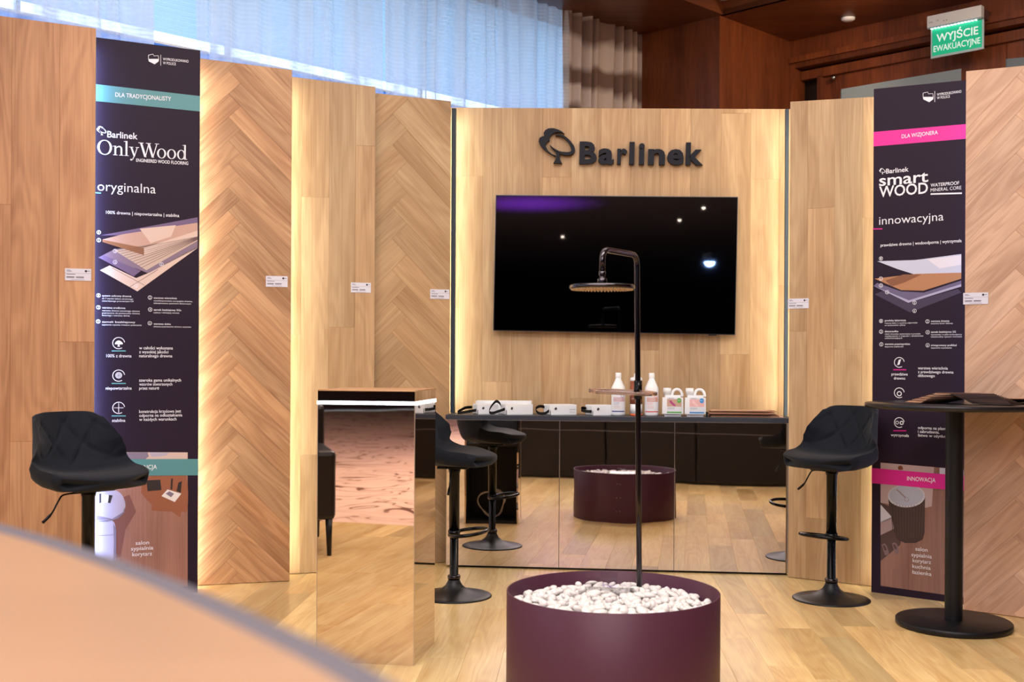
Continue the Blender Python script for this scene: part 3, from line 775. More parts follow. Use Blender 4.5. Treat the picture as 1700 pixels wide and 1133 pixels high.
def poland(pr, bm, x, y, s, x2, y2, x3, d):
    # hollow upper half, solid lower half of a country outline
    o = [(-1, .75), (-.1, .95), (.05, .6), (.9, .65), (1, 0), (.95, -.45), (.2, -1), (-.9, -.45), (-1, 0)]
    P = [pr.P.uv(x + s * a, y - s * b) for a, b in o]
    out = [(a, b, 0.0012) for a, b in P] + [(P[0][0], P[0][1], 0.0012)]
    prism(bm, stroke_poly(out), d, None, flatfn)
    prism(bm, [pr.P.uv(x + s * a, y - s * b) for a, b in [(-1, 0), (1, 0), (.95, -.45), (.2, -1), (-.9, -.45)]], d, None, flatfn)
    pr.line(bm, x2, y2 - 9, x2, y2 + 9, 1.0, d)
    u, v = pr.P.uv(x2, y2 - 9); u2, v2 = pr.P.uv(x2, y2 + 9)
    prism(bm, [(u - .0015, v), (u + .0015, v), (u + .0015, v2), (u - .0015, v2)], d, None, flatfn)

# --- left banner
board_thick(b1); b1.led_strip(1, WLED)
pr = Print(b1)
D1, D2, D3, D4, D5 = 0.0008, 0.0013, 0.0018, 0.0023, 0.0028
bm = bmesh.new()
pr.poly(bm, [(100, 133.0), (340, 160.6), (340, 186), (100, 162)], D1, 0, True)
obj('color_band', flat(bm), TEAL, b1.root)
# interior picture at the bottom
woodprint = wood('print_floor', (202, 152, 132), (168, 118, 98), 0.5, ring=0.4)
bm = bmesh.new(); pr.poly(bm, [(160, 751), (311.5, 751.5), (311.5, 974), (160, 982)], D1)
pic = obj('printed_picture', flat(bm), wood('print_floor_z', (176, 130, 116), (140, 98, 86), 0.5, ring=0.3, axis='Z'), b1.root)
mats_ = [pm('sofa', (178, 170, 190)), pm('sofa_shade', (130, 118, 138)), pm('shadow', (128, 84, 78)), pm('glass_table', (150, 92, 66)), pm('dark', (44, 36, 38)), pm('paper', (232, 226, 226)), pm('wall', (208, 184, 176))]
bm = bmesh.new()
pr.poly(bm, [(160, 751), (311.5, 751.5), (311.5, 764), (160, 764)], D2, 6)
pr.poly(bm, [(194, 751.5), (245, 751.5), (247, 758), (240, 764), (204, 764)], D3, 1)
pr.poly(bm, [(248, 752), (282, 752), (275, 757), (252, 759)], D3, 0)
pr.poly(bm, [(160, 830), (185, 833), (215, 822), (226, 850), (208, 880), (200, 925), (160, 935)], D2, 2)
def blob(pts, k=4): return smooth_pts([tuple(p) for p in pts] + [tuple(pts[0])], k)[:-1]
pr.poly(bm, blob([(160, 812), (180, 811), (200, 819), (208, 836), (205, 850), (190, 861), (172, 865), (160, 865), (150, 850), (150, 820)]), D3, 0)
pr.poly(bm, [(160, 856), (186, 862), (204, 851), (207, 842), (207, 851), (196, 861), (178, 867), (160, 867)], D4, 1)
pr.poly(bm, blob([(150, 866), (176, 862), (188, 866), (192, 880), (192, 920), (188, 932), (150, 938), (148, 900)]), D4, 0)
pr.poly(bm, [(188, 868), (193, 880), (193, 925), (188, 934), (189, 900)], D5, 1)
pr.poly(bm, [(160, 889), (189, 888), (189, 889), (160, 890.4)], D5, 1)
pr.poly(bm, [(166, 822), (180, 822), (182, 834), (168, 836)], D4, 5)
pr.poly(bm, [(165, 820), (168, 820), (168, 835), (165, 836)], D5, 4)
pr.poly(bm, [(181, 822), (187, 823), (183, 836), (179, 835)], D5, 4)
pr.poly(bm, blob([(234, 818), (238, 800), (254, 790), (284, 788), (309, 792), (311, 846), (300, 849), (276, 846), (250, 836)]), D3, 3)
pr.poly(bm, [(252, 848), (252, 838), (302, 846), (299, 860), (286, 850)], D2, 3)
pr.poly(bm, [(243, 798), (266, 797), (268, 814), (245, 816)], D4, 4)
pr.poly(bm, [(268, 824), (278, 813), (301, 820), (290, 834)], D4, 5)
pr.poly(bm, [(275, 820), (281, 816), (289, 820), (284, 826)], D5, 1)
pr.poly(bm, [(284, 795), (287, 795), (286, 813), (283, 813)], D5, 4)
pr.poly(bm, [(296, 802), (302, 799), (300, 818), (293, 816)], D5, 4)
obj('printed_picture_details', flat(bm), mats_, pic)
bm = bmesh.new(); pr.poly(bm, [(100, 763.2), (340, 762.3), (340, 789.5), (100, 791)], D5 + 0.0006, 0, True)
obj('color_band', flat(bm), TEAL, b1.root)
# layered board illustration
im = [pm('lilac', (112, 92, 128)), pm('oak_face', (196, 158, 142)), pm('oak_face_light', (216, 190, 176)), pm('oak_edge', (150, 102, 72)), pm('core', (200, 176, 160)), pm('core_line', (110, 82, 84)), pm('layer_shade', (130, 110, 130))]
bm = bmesh.new()
pr.poly(bm, [(167, 391), (328, 361), (328, 372), (246, 380), (215, 391)], D1, 0)
pr.poly(bm, [(170, 398), (205, 389), (328, 370), (328, 383), (239, 412)], D2, 1)
pr.poly(bm, [(232, 380), (292, 374), (284, 393), (250, 404)], D3, 2)
pr.poly(bm, [(170, 398), (239, 412), (239, 424), (170, 402)], D3, 3)
pr.poly(bm, [(239, 412), (328, 383), (328, 393), (239, 424)], D3, 2)
pr.poly(bm, [(163, 428), (190, 414), (328, 396), (328, 412), (246, 454), (226, 446)], D1, 6)
pr.poly(bm, [(190, 416), (210, 413), (328, 392), (328, 400), (243, 449)], D2, 4)
for k in range(9):
    t = k / 9.0
    pr.line(bm, 196 + 44 * t, 418 + 30 * t, 328, 393.5 + 5 * t, 0.7, D3, 5)
pr.poly(bm, [(164, 428), (172, 424), (234, 450), (222, 459)], D2, 0)
pr.poly(bm, [(166, 449), (182, 441), (226, 462), (250, 452), (328, 409), (328, 412), (228, 484)], D1, 2)
pr.line(bm, 186, 445, 240, 474, 0.7, D2, 5); pr.line(bm, 215, 477, 262, 448, 0.7, D2, 5)
obj('layer_illustration', flat(bm), im, b1.root)
bm = bmesh.new()
poland(pr, bm, 255, 98, 8.5, 266.8, 100, 0, D1)
T = lambda *a, **k: pr.text(bm, *a, **k)
T('WYPRODUKOWANO', 270.5, 100.2, 313, 4.6, D1); T('W POLSCE', 270.5, 106.6, 292, 4.6, D1)
T('DLA TRADYCJONALISTY', 191.5, 160.5, 284, 7.4, D2)
u, v = pr.P.uv(169.0, 224.5); put_emblem(bm, flatfn, D1, None, u, v, abs(pr.P.uv(169, 209.8)[1] - v) / 323)
T('Barlinek', 178, 228.0, 228.5, 11.0, D1, off=0.03)
a_ = pr.P.uv(161.5, 256); b_ = pr.P.uv(312, 265); cp = pr.P.uv(161.5, 232)[1] - a_[1]
serif_word(bm, 'OnlyWood', a_[0], b_[0], a_[1], cp, flatfn, D1)
T('ENGINEERED WOOD FLOORING', 226, 268.6, 312.5, 5.6, D1, off=0.03)
T('oryginalna', 161.8, 316.5, 258.5, 16.5, D1, off=-0.008)
T('100% drewna | niepowtarzalna | stabilna', 176, 355.0, 297.5, 5.4, D1, off=0.02)
for (x, y, n) in ((164, 386, '1'), (164, 399, '2'), (191, 417, '3'), (191, 435.5, '4'), (268, 439, '5'), (226, 475, '6'), (163.5, 490.8, '1'), (249, 494.3, '2'), (163.3, 510.6, '3'), (249.3, 514.2, '4'), (163, 534, '5'), (248.7, 537, '6')):
    pr.ring(bm, x, y, 3.0, 0.7, 0, 2 * PI, D3, n=16)
    T(n, x - 0.9, y + 1.9, x + 0.9, 3.8, D4, off=0.02)
small = [(169.5, 492.5, 218, 3.2, 'system ochrony drewna', .02), (169.5, 497, 221, 2.6, 'do 7 warstw lakieru akrylowego', 0), (169.5, 501, 222, 2.6, 'utwardzanego promieniami UV', 0),
         (255, 496.2, 293.5, 3.2, 'warstwa wierzchnia', .02), (255, 500.6, 319.5, 2.6, 'wyselekcjonowane europejskie drewno,', 0), (255, 504.6, 317, 2.6, 'zabezpieczone systemem lakierowym', 0),
         (169.5, 512.5, 208, 3.2, 'warstwa srodkowa', .02), (169.5, 517, 232, 2.6, 'warstwa drewna sosnowego ulozona', 0), (169.5, 521, 232, 2.6, 'poprzecznie do powierzchni drewna', 0), (169.5, 525, 215, 2.6, 'litosciego i warstwy dolnej', 0),
         (255, 516, 301, 3.2, 'zamek bezklejowy 5Gc', .02), (255, 520.3, 297.5, 2.6, 'szybszy i latwiejszy montaz', 0),
         (169.3, 536, 224.5, 3.2, 'zamek bezklejowy', .02), (169.3, 540.5, 235, 2.6, 'zapewnia wysoka trwalosc polaczenia', 0),
         (255, 539.4, 283.5, 3.2, 'warstwa dolna', .02), (255, 543.5, 317, 2.6, 'ulozona poprzecznie drewno sosnowe', 0)]
for x0, y, x1, c, t, o in small: T(t, x0, y, x1, c, D1, off=o)
for yc, l1 in ((570, '100% z drewna'), (624, 'niepowtarzalna'), (677.5, 'stabilna')):
    pr.ring(bm, 197, yc, 9.4, 1.2, 0.15, 5.3, D1)
T('100% z drewna', 176.5, 593.5, 218.3, 5.4, D1, off=0.02); T('niepowtarzalna', 175.6, 647.3, 218.6, 5.2, D1, off=0.02); T('stabilna', 186, 701, 208, 5.2, D1, off=0.02)
for y0, rows in ((580.2, (('w całości wykonana', 287), ('z wysokiej jakości', 279.5), ('naturalnego drewna', 286))), (634, (('szeroka gama unikalnych', 300.5), ('wzorów stworzonych', 286), ('przez naturę', 264))), (686, (('konstrukcja krzyżowa jest', 300.5), ('odporna na odkształcenia', 302.5), ('w każdych warunkach', 293)))):
    for i, (t, x1) in enumerate(rows): T(t, 231, y0 + i * 6.6, x1, 5.2, D1, off=0.02)
# icons
pr.poly(bm, blob([(190.5, 572), (192, 568), (197, 565.5), (202, 568), (203.5, 572)], 3), D1); pr.poly(bm, [(196, 571), (198, 571), (199, 576), (195, 576)], D1)
for r_ in (1.6, 3.2, 4.8): pr.ring(bm, 197, 623.5, r_, 0.9, 0, 2 * PI, D1)
for a0 in (0, PI / 2, PI, 1.5 * PI):
    x1_, y1_ = 197 + 8 * math.cos(a0), 677.5 + 8 * math.sin(a0)
    if abs(math.cos(a0)) > .5: pr.line(bm, 197, 677.5, x1_, y1_, 0.9, D1)
    else:
        u, v = pr.P.uv(197, 677.5); k = pr.P.uv(197, 669.5)[1] - v; prism(bm, [(u - .0015, v), (u + .0015, v), (u + .0015, v + k * math.sin(a0)), (u - .0015, v + k * math.sin(a0))], D1, None, flatfn)
T('ELEGANCJA', 212, 780.3, 260.5, 7.6, D5 + 0.0012, off=0.02)
for t, x0, x1, y in (('salon', 225, 247.5, 905), ('sypialnia', 217.5, 254.5, 914.5), ('korytarz', 219.5, 252.5, 924)): T(t, x0, y, x1, 6.6, D5, off=0.02)
obj('lettering', flat(bm), INK, b1.root)
bm = bmesh.new()
for y in (583, 637, 691): pr.line(bm, 185.5, y, 208.8, y, 1.4, D1)
pr.line(bm, 158.5, 320.2, 167.5, 320.8, 1.6, D1)
obj('accent_line', flat(bm), mat('aqua_print', (110, 190, 190), 0.5), b1.root)

# --- right banner
board_thick(b2); b2.led_strip(-1, YLED)
pr = Print(b2)
bm = bmesh.new(); pr.poly(bm, [(1430, 221), (1640, 203), (1640, 227.5), (1430, 245)], D1, 0, True); obj('color_band', flat(bm), MAG, b2.root)
bm = bmesh.new(); pr.poly(bm, [(1462, 768.5), (1600, 780), (1600, 992.5), (1462, 973)], D1)
pic = obj('printed_picture', flat(bm), wood('print_floor_z2', (164, 124, 112), (124, 88, 78), 0.5, ring=0.3, axis='Z'), b2.root)
mm = [pm('tile_wall', (188, 164, 166)), pm('dark_floor', (84, 62, 62)), pm('sink_body', (66, 48, 46)), pm('basin', (176, 180, 198)), pm('basin_rim', (200, 200, 212)), pm('bench_top', (214, 212, 226)), pm('bench_side', (172, 150, 154)), pm('slipper', (128, 104, 108)), pm('tap', (150, 130, 134)), pm('flower', (120, 60, 40)), pm('rib', (84, 64, 60))]
bm = bmesh.new()
pr.poly(bm, [(1462, 768.5), (1551, 776), (1547, 841), (1530, 845), (1462, 835)], D2, 0)
pr.poly(bm, [(1462, 835), (1500, 850), (1495, 905), (1462, 932)], D2, 1)
pr.poly(bm, [(1560, 777), (1600, 780), (1600, 792), (1560, 788)], D2, 4)
pr.poly(bm, [(1462, 838), (1480, 858), (1480, 862), (1462, 869)], D3, 5)
pr.poly(bm, [(1462, 867), (1480, 859), (1485, 878), (1462, 889)], D3, 6)
body = [(1474, 822), (1477, 845), (1485, 885), (1490, 897), (1503, 902), (1520, 902), (1532, 896), (1535, 885), (1536, 822)]
pr.poly(bm, body, D3, 2)
for k in range(12):
    x = 1479 + k * 4.9
    u0, v0 = pr.P.uv(x, 836); u1, v1 = pr.P.uv(x + (1510 - x) * 0.12, 893)
    prism(bm, stroke_poly([(u0, v0, .0015), (u1, v1, .0015)]), D4, None, flatfn, 10)
pr.poly(bm, [(1505 + 31 * math.cos(a / 24 * 2 * PI), 824 + 19 * math.sin(a / 24 * 2 * PI) + 0) for a in range(24)], D4, 4)
pr.poly(bm, [(1505 + 28.5 * math.cos(a / 24 * 2 * PI), 823 + 17 * math.sin(a / 24 * 2 * PI)) for a in range(24)], D5, 3)
pr.line(bm, 1489, 813, 1504, 827, 2.2, D5 + .0004, 8); pr.ring(bm, 1505.5, 829.5, 3.6, 0.8, 0, 2 * PI, D5 + .0004, 8)
for x, y in ((1468, 913), (1485, 911)):
    pr.poly(bm, blob([(x - 4, y - 8), (x, y - 10), (x + 4, y - 7), (x + 8, y + 5), (x + 5, y + 9), (x + 1, y + 8)], 3), D4, 7)
    pr.poly(bm, blob([(x - 2, y - 6), (x + 1, y - 7), (x + 4, y), (x + 1, y + 1)], 3), D5, 1)
pr.poly(bm, blob([(1491, 776), (1494, 773.5), (1498, 775), (1499, 780), (1492, 780)], 3), D4, 9)
obj('printed_picture_details', flat(bm), mm, pic)
bm = bmesh.new(); pr.poly(bm, [(1430, 775.8), (1640, 794), (1640, 819.5), (1430, 801)], D5 + .0006, 0, True); obj('color_band', flat(bm), MAG, b2.root)
im2 = [pm('film', (196, 200, 222)), pm('film_light', (222, 218, 232)), pm('oak2', (176, 124, 88)), pm('oak2_dark', (132, 84, 58)), pm('mid_layer', (104, 94, 128)), pm('mid_edge', (168, 164, 196)), pm('under_layer', (62, 50, 76))]
bm = bmesh.new()
pr.poly(bm, [(1456.5, 434), (1520, 432), (1596, 422), (1596, 454), (1519, 456), (1490, 447)], D1, 0)
pr.poly(bm, [(1540, 431), (1596, 424), (1596, 440), (1560, 446)], D2, 1)
pr.poly(bm, [(1452, 463), (1520, 455), (1596, 453), (1596, 463), (1533, 483), (1496, 482)], D2, 2)
pr.poly(bm, [(1470, 466), (1500, 456), (1530, 456), (1500, 470), (1480, 476)], D3, 3)
pr.poly(bm, [(1450.5, 475), (1456, 470), (1496, 484), (1534, 486), (1596, 466), (1596, 476), (1508, 503)], D1, 4)
pr.poly(bm, [(1450.5, 475), (1509, 499), (1596, 472), (1596, 476), (1508, 503)], D3, 5)
pr.poly(bm, [(1452, 489), (1466, 483), (1508, 503), (1590, 480), (1596, 486), (1511, 519)], D1 * 0.6, 6)
obj('layer_illustration', flat(bm), im2, b2.root)
bm = bmesh.new()
poland(pr, bm, 1541, 161, 8.5, 1552, 160.5, 0, D1)
T('WYPRODUKOWANO', 1555.5, 159.5, 1596, 4.6, D1); T('W POLSCE', 1555.5, 165, 1577, 4.4, D1)
T('DLA WIZJONERA', 1497, 229.8, 1557, 6.6, D2)
u, v = pr.P.uv(1465.2, 289.3); put_emblem(bm, flatfn, D1, None, u, v, abs(pr.P.uv(1465.2, 279.3)[1] - v) / 323)
T('Barlinek', 1471, 288.3, 1508.5, 8.0, D1, off=0.03)
T('smart', 1459.5, 309, 1541, 19.5, D1, off=0.028); T('WOOD', 1459.5, 327.6, 1540.5, 18.5, D1, off=0.03)
T('WATERPROOF', 1545, 310.6, 1592.5, 5.8, D1, off=0.02); T('MINERAL CORE', 1545, 318.6, 1596, 5.8, D1, off=0.0)
pr.line(bm, 1545, 322.4, 1597, 321, 2.4, D1)
T('innowacyjna', 1459.5, 373.5, 1566.5, 14.5, D1, off=-0.008)
T('prawdziwe drewno | wodoodporna | wytrzymała', 1462, 409.8, 1596.5, 5.2, D1, off=0.02)
for (x, y, n) in ((1462.7, 429.5, '1'), (1462.7, 463, '2'), (1462.7, 474.3, '3'), (1473, 485.5, '4'), (1518.5, 502.8, '5'), (1518.5, 516.5, '6'), (1463, 533.3, '1'), (1540, 534, '2'), (1463, 551, '3'), (1540.3, 552, '4'), (1463.3, 572, '5'), (1540.3, 573.5, '6')):
    pr.ring(bm, x, y, 3.0, 0.7, 0, 2 * PI, D4, n=16); T(n, x - 0.9, y + 1.9, x + 0.9, 3.8, D5, off=0.02)
small = [(1469, 534, 1504, 3.2, 'powłoka lakiernicza', .02), (1469, 538, 1523, 2.5, 'matowy lakier o wysokiej odporności', 0), (1469, 541.5, 1503, 2.5, 'na zarysowania i plamy', 0),
         (1545.5, 535, 1576, 3.2, 'warstwa drewna', .02), (1545.5, 538.6, 1582, 2.5, 'naturalny fornir dębowy', 0),
         (1469, 552, 1491.5, 3.2, 'deszczułka', .02), (1469, 556, 1528, 2.5, 'rdzeń mineralny wytworzony w procesie', 0), (1469, 559.5, 1533, 2.5, 'wytłaczania z mączki i dodatków', 0), (1469, 563, 1498, 2.5, 'uszlachetniających', 0),
         (1545.5, 553, 1587, 3.2, 'zamek bezklejowy 5G', .02), (1545.5, 557, 1597, 2.5, 'wytrzymały i w pełni wodoodporny', 0), (1545.5, 560.6, 1597, 2.5, 'niezawodny system montażu', 0),
         (1469, 573, 1511, 3.2, 'warstwa przeciwprężna', .02), (1469, 577, 1500, 2.5, 'zapewnia stabilność', 0), (1545.5, 575, 1588, 3.2, 'zintegrowany podkład', .02), (1545.5, 579, 1580, 2.5, 'zapewnia wyciszenie', 0)]
for x0, y, x1, c, t, o in small: T(t, x0, y, x1, c, D1, off=o)
for yc in (602, 652.5, 702): pr.ring(bm, 1493, yc, 8.2, 1.1, 0.15, 5.3, D1)
T('prawdziwe', 1480, 623.6, 1507, 5.0, D1, off=0.02); T('drewno', 1484, 630.4, 1503, 4.8, D1, off=0.02)
T('wodoodporna', 1476, 676, 1511, 4.8, D1, off=0.02); T('wytrzymała', 1479, 724.5, 1509, 4.8, D1, off=0.02)
for i, (t, x1) in enumerate((('warstwa wierzchnia', 1573.5), ('z prawdziwego drewna', 1583), ('dębowego', 1552))): T(t, 1524, 613.5 + i * 6.3, x1, 4.8, D1, off=0.02)
for i, (t, x1) in enumerate((('odporna na plamy', 1573.5), ('i zabrudzenia,', 1559.5), ('łatwa w użytkowaniu', 1589))): T(t, 1524, 712.5 + i * 6.3, x1, 4.8, D1, off=0.02)
pr.ring(bm, 1493, 654, 3.4, 1.4, 0, 2 * PI, D1); pr.poly(bm, [(1489.5, 607), (1492, 598), (1496, 596.5), (1493.5, 605.5)], D1)
pr.ring(bm, 1489.5, 702, 2.4, 0.9, 0, 2 * PI, D1); pr.ring(bm, 1497, 702.5, 2.6, 1.6, 0, 2 * PI, D1)
T('INNOWACJA', 1506.3, 798.0, 1553.5, 7.2, D5 + .0012, off=0.02)
for i, (t, x0, x1) in enumerate((('salon', 1520, 1540.5), ('sypialnia', 1513.5, 1547.5), ('korytarz', 1515.5, 1546), ('kuchnia', 1515, 1545.5), ('łazienka', 1514.5, 1546.8))): T(t, x0, 914.3 + i * 9.6, x1, 6.6, D5 + .0012, off=0.02)
obj('lettering', flat(bm), INK, b2.root)
bm = bmesh.new()
for y in (614.3, 715.5): pr.line(bm, 1483, y, 1504.5, y, 1.5, D1)
pr.line(bm, 1448.5, 380.5, 1465, 380.2, 1.6, D1)
obj('accent_line', flat(bm), MAG, b2.root)

# ------------------------------------------------------------------ small info labels on the panels
LABI = mat('label_ink', (50, 44, 56), 0.6); LABR = mat('label_rule', (120, 96, 110), 0.6); CARD = mat('label_card', (214, 214, 228), 0.5)
def info_label(P, x0, y0, x1, y1, lab, yr=None):
    a = P.uv(x0, y1); b = P.uv(x1, (yr or y1)); c = P.uv(x0, y0)
    w_, h_ = b[0] - a[0], c[1] - a[1]
    t = thing('info_label', lab, 'label', P.P0 + P.dir * a[0] + Vector((0, 0, a[1])) + P.n * 0.0122, math.atan2(P.dir.y, P.dir.x), 'swatch labels on the oak panels')
    bm = bmesh.new(); box(bm, 0, w_, -0.003, 0, 0, h_); obj('card', bm, CARD, t)
    bm = bmesh.new(); fn = lambda u, v, d: (u, -0.003 - d, v); q = 0.0004
    def R(u0, u1, v0, v1, mi): prism(bm, [(u0 * w_, v0 * h_), (u1 * w_, v0 * h_), (u1 * w_, v1 * h_), (u0 * w_, v1 * h_)], q, None, fn, mi)
    R(0.0, 1, 0.60, 0.615, 1); R(.06, .2, .84, .87, 0); R(.06, .26, .76, .79, 0); R(.06, .4, .50, .54, 0)
    R(.06, .36, .27, .33, 0); R(.42, .72, .27, .33, 0); R(.06, .36, .20, .23, 1); R(.42, .72, .20, .23, 1); R(.25, .75, .07, .09, 1)
    prism(bm, [(w_ * .80 + h_ * .1 * math.cos(i * PI / 6), h_ * .8 + h_ * .1 * math.sin(i * PI / 6)) for i in range(12)], q, None, fn, 0)
    R(.86, .95, .79, .83, 0)
    obj('lettering', flat(bm), [LABI, LABR], t)
info_label(p1, 108, 446, 151.5, 466, 'small white info label on the leftmost plank panel', 468)
info_label(p3, 441, 458.5, 477, 476.5, 'small white info label on the first herringbone panel', 478)
info_label(p4, 582, 469.5, 615, 486, 'small white info label on the plank panel between the herringbone panels', 487)
info_label(p5, 713, 480.5, 744.5, 496.5, 'small white info label on the second herringbone panel beside the dark post', 498)
info_label(p6, 1309.5, 496.5, 1344, 513, 'small white info label on the plank panel above the right bar stool', 512)
info_label(p8, 1600.5, 487, 1642, 506, 'small white info label on the rightmost herringbone panel', 505)

# ------------------------------------------------------------------ television and sign on the feature wall
cwrz = math.atan2(CWd.y, CWd.x)
tvp = CWP + cwn * 0.075
tvn = cwn
A_ = at_plane(820.5, 324, tvp, tvn); B_ = at_plane(1222.3, 327.5, tvp, tvn); C_ = at_plane(822, 549, tvp, tvn); E_ = at_plane(1223, 556, tvp, tvn)
tw = ((B_ - A_).length + (E_ - C_).length) / 2; thh = ((A_.z - C_.z) + (B_.z - E_.z)) / 2
tv = thing('television', 'large black flat television mounted on the plank feature wall', 'television', (A_ + B_ + C_ + E_) / 4, cwrz)
tilt = math.atan2((B_.z + E_.z - A_.z - C_.z) / 2, tw)
tv.rotation_euler = (0, -tilt, cwrz)
bm = bmesh.new(); box(bm, -tw / 2, tw / 2, 0.0, 0.035, -thh / 2, thh / 2, 0.003); obj('body', bm, mat('tv_body', (18, 18, 20), 0.4), tv, True)
bm = bmesh.new(); box(bm, -tw / 2 - .002, tw / 2 + .002, 0.004, 0.02, -thh / 2 - .002, thh / 2 + .002); obj('bezel', bm, mat('tv_bezel', (96, 92, 100), 0.3, 0.8), tv)
bm = bmesh.new(); box(bm, -tw / 2 + .004, tw / 2 - .004, -0.002, 0.004, -thh / 2 + .004, thh / 2 - .004); obj('screen', bm, mat('tv_screen', (1, 1, 2), 0.02, spec=0.5), tv)
bm = bmesh.new(); box(bm, tw / 2 - .16, tw / 2 - .11, 0.002, 0.02, -thh / 2 - .008, -thh / 2); obj('sensor', bm, BLACK, tv)
bm = bmesh.new(); box(bm, -0.25, 0.25, 0.035, 0.062, -0.2, 0.2); obj('wall_mount', bm, BLACK, tv)
# sign
sg = CWP + cwn * 0.05
def suv(x, y): q = at_plane(x, y, sg, cwn); return q
q0 = suv(961.5, 270.3); q1 = suv(1166.5, 272.5)
sign = thing('sign', 'raised dark lettering with a tree emblem above the television', 'sign', q0, cwrz)
sign.rotation_euler = (0, -math.atan2(q1.z - q0.z, (q1 - q0).length), cwrz)
SIGNM = mat('sign_dark', (20, 21, 32), 0.55, spec=0.25)
kx = (q1 - q0).length / (1166.5 - 961.5)
fn = lambda u, v, d: (u, d, v)
bm = bmesh.new(); put_emblem(bm, fn, 0.0, 0.034, (925.4 - 961.5) * kx, -0.004, kx / 5.484 * 1.0); flat(bm); obj('tree_emblem', bm, SIGNM, sign)
def gl_letter(ch, x0, x1, cap, yoff=0.0):
    vs, fs, wd = glyphs(ch, 0.075)
    bm = bmesh.new(); k = (x1 - x0) * kx / wd
    vv = [bm.verts.new(((x0 - 961.5) * kx + x * k, 0.0, y * cap * kx)) for x, y in vs]
    ff = []
    for f in fs:
        try: ff.append(bm.faces.new([vv[i] for i in f]))
        except ValueError: pass
    r = bmesh.ops.extrude_face_region(bm, geom=ff)
    for v in [g for g in r['geom'] if isinstance(g, bmesh.types.BMVert)]: v.co.y += 0.034
    flat(bm); return obj('letter', bm, SIGNM, sign)
for ch, a, b in (('B', 447, 606), ('a', 620, 765), ('r', 793, 885), ('l', 904, 951), ('i', 990, 1044), ('n', 1076, 1230), ('e', 1250, 1400), ('k', 1418, 1573)):
    gl_letter(ch, 880 + a / 5.484, 880 + b / 5.484, 36.5)
# ------------------------------------------------------------------ mirrored cabinet
CABd = Vector((1, -0.108, 0)).normalized(); cabn = Vector((CABd.y, -CABd.x, 0))
CABP = Vector((0.62, 6.70, 0))
ca_ = at_plane(741.5, 690, CABP, cabn); cb_ = at_plane(1314, 700, CABP, cabn); cwid = (cb_ - ca_).length
CABP0 = Vector((ca_.x, ca_.y, 0)); crz = math.atan2(CABd.y, CABd.x)
ctop = 0.908
cab = thing('cabinet', 'low cabinet with mirrored front doors under the television', 'cabinet', CABP0, crz)
boxo('body', (0.002, cwid - 0.002, 0.014, 0.28, 0.012, ctop - 0.028), mat('cabinet_body', (40, 42, 50), 0.4), cab)
boxo('plinth', (0.02, cwid - 0.02, 0.03, 0.27, 0.0, 0.012), BLACK, cab)
def cu_(x): q = at_plane(x, 800, CABP, cabn); return (q - CABP0).dot(CABd)
xs = [0.0, cu_(928.5), cu_(1119.5), cwid]
for a, b in zip(xs, xs[1:]):
    d_ = boxo('door', (a + 0.002, b - 0.002, 0.0, 0.013, 0.014, ctop - 0.030), MIRROR, cab, bev=0.0006)
    boxo('edge_trim', (a - 0.0005, a + 0.002, 0.0005, 0.013, 0.014, ctop - 0.030), STEEL, cab)
boxo('edge_trim', (0.0, cwid, -0.001, 0.010, ctop - 0.030, ctop - 0.027), STEEL, cab)
boxo('edge_trim', (cwid - 0.002, cwid, 0.0005, 0.013, 0.014, ctop - 0.030), STEEL, cab)
wtop = boxo('worktop', (-0.006, cwid + 0.006, -0.006, 0.285, ctop - 0.026, ctop), mat('anthracite_laminate', (44, 48, 60), 0.4), None, bev=0.0015)
wtop.location = CABP0; wtop.rotation_euler = (0, 0, crz); tag(wtop, 'dark anthracite worktop lying on the mirrored cabinet', 'worktop')
def on_top(x, dep):
    """point on the worktop, dep metres behind its front edge, at photograph column x"""
    P = CABP - cabn * dep; q = at_plane(x, 690, P, cabn); return Vector((q.x, q.y, ctop))

# ------------------------------------------------------------------ mirrored podium
pl_ = at_z(525.5, 1098.5); pr_ = at_z(686.5, 1106.5)
pd = (pr_ - pl_).normalized(); pw = (pr_ - pl_).length; prz = math.atan2(pd.y, pd.x)
pod = thing('podium', 'tall mirrored podium with a lit white line under its wooden top', 'podium', pl_, prz)
PH, PD = 1.112, 0.37
EDG = mat('podium_edge', (196, 180, 166), 0.3, 0.7)
# carcass: front and side mirrors, open black back with a shelf
boxo('front_panel', (0, pw, 0, 0.012, 0, PH - 0.057), MIRRORP, pod)
boxo('side_panel', (0, 0.012, 0.012, PD, 0, PH - 0.057), MIRRORP, pod)
boxo('side_panel', (pw - 0.012, pw, 0.012, PD, 0, PH - 0.057), MIRRORP, pod)
boxo('edge_trim', (pw - 0.001, pw + 0.0015, -0.0015, 0.001, 0, PH - 0.057), EDG, pod)
boxo('edge_trim', (-0.0015, 0.001, -0.0015, 0.001, 0, PH - 0.057), EDG, pod)
boxo('led_line', (-0.0025, pw + 0.0025, -0.0025, PD, PH - 0.057, PH - 0.043), led('led_line_white', (0.82, 0.90, 1.0), 7.0), pod)
boxo('top_fascia', (0, pw, 0, PD, PH - 0.043, PH - 0.002), MIRRORP, pod)
tp = boxo('top', (-0.001, pw + 0.001, -0.001, PD + 0.001, PH - 0.002, PH + 0.003), OAK, pod)
bm = bmesh.new(); box(bm, 0.012, 0.016, 0.012, PD - 0.01, 0.0, PH - 0.06); box(bm, pw - 0.016, pw - 0.012, 0.012, PD - 0.01, 0.0, PH - 0.06); box(bm, 0.016, pw - 0.016, 0.012, 0.016, 0, PH - 0.06); box(bm, 0.016, pw - 0.016, 0.016, PD - 0.01, 0.0, 0.02)
obj('lining', bm, mat('matt_black_lining', (14, 14, 16), 0.6), pod)
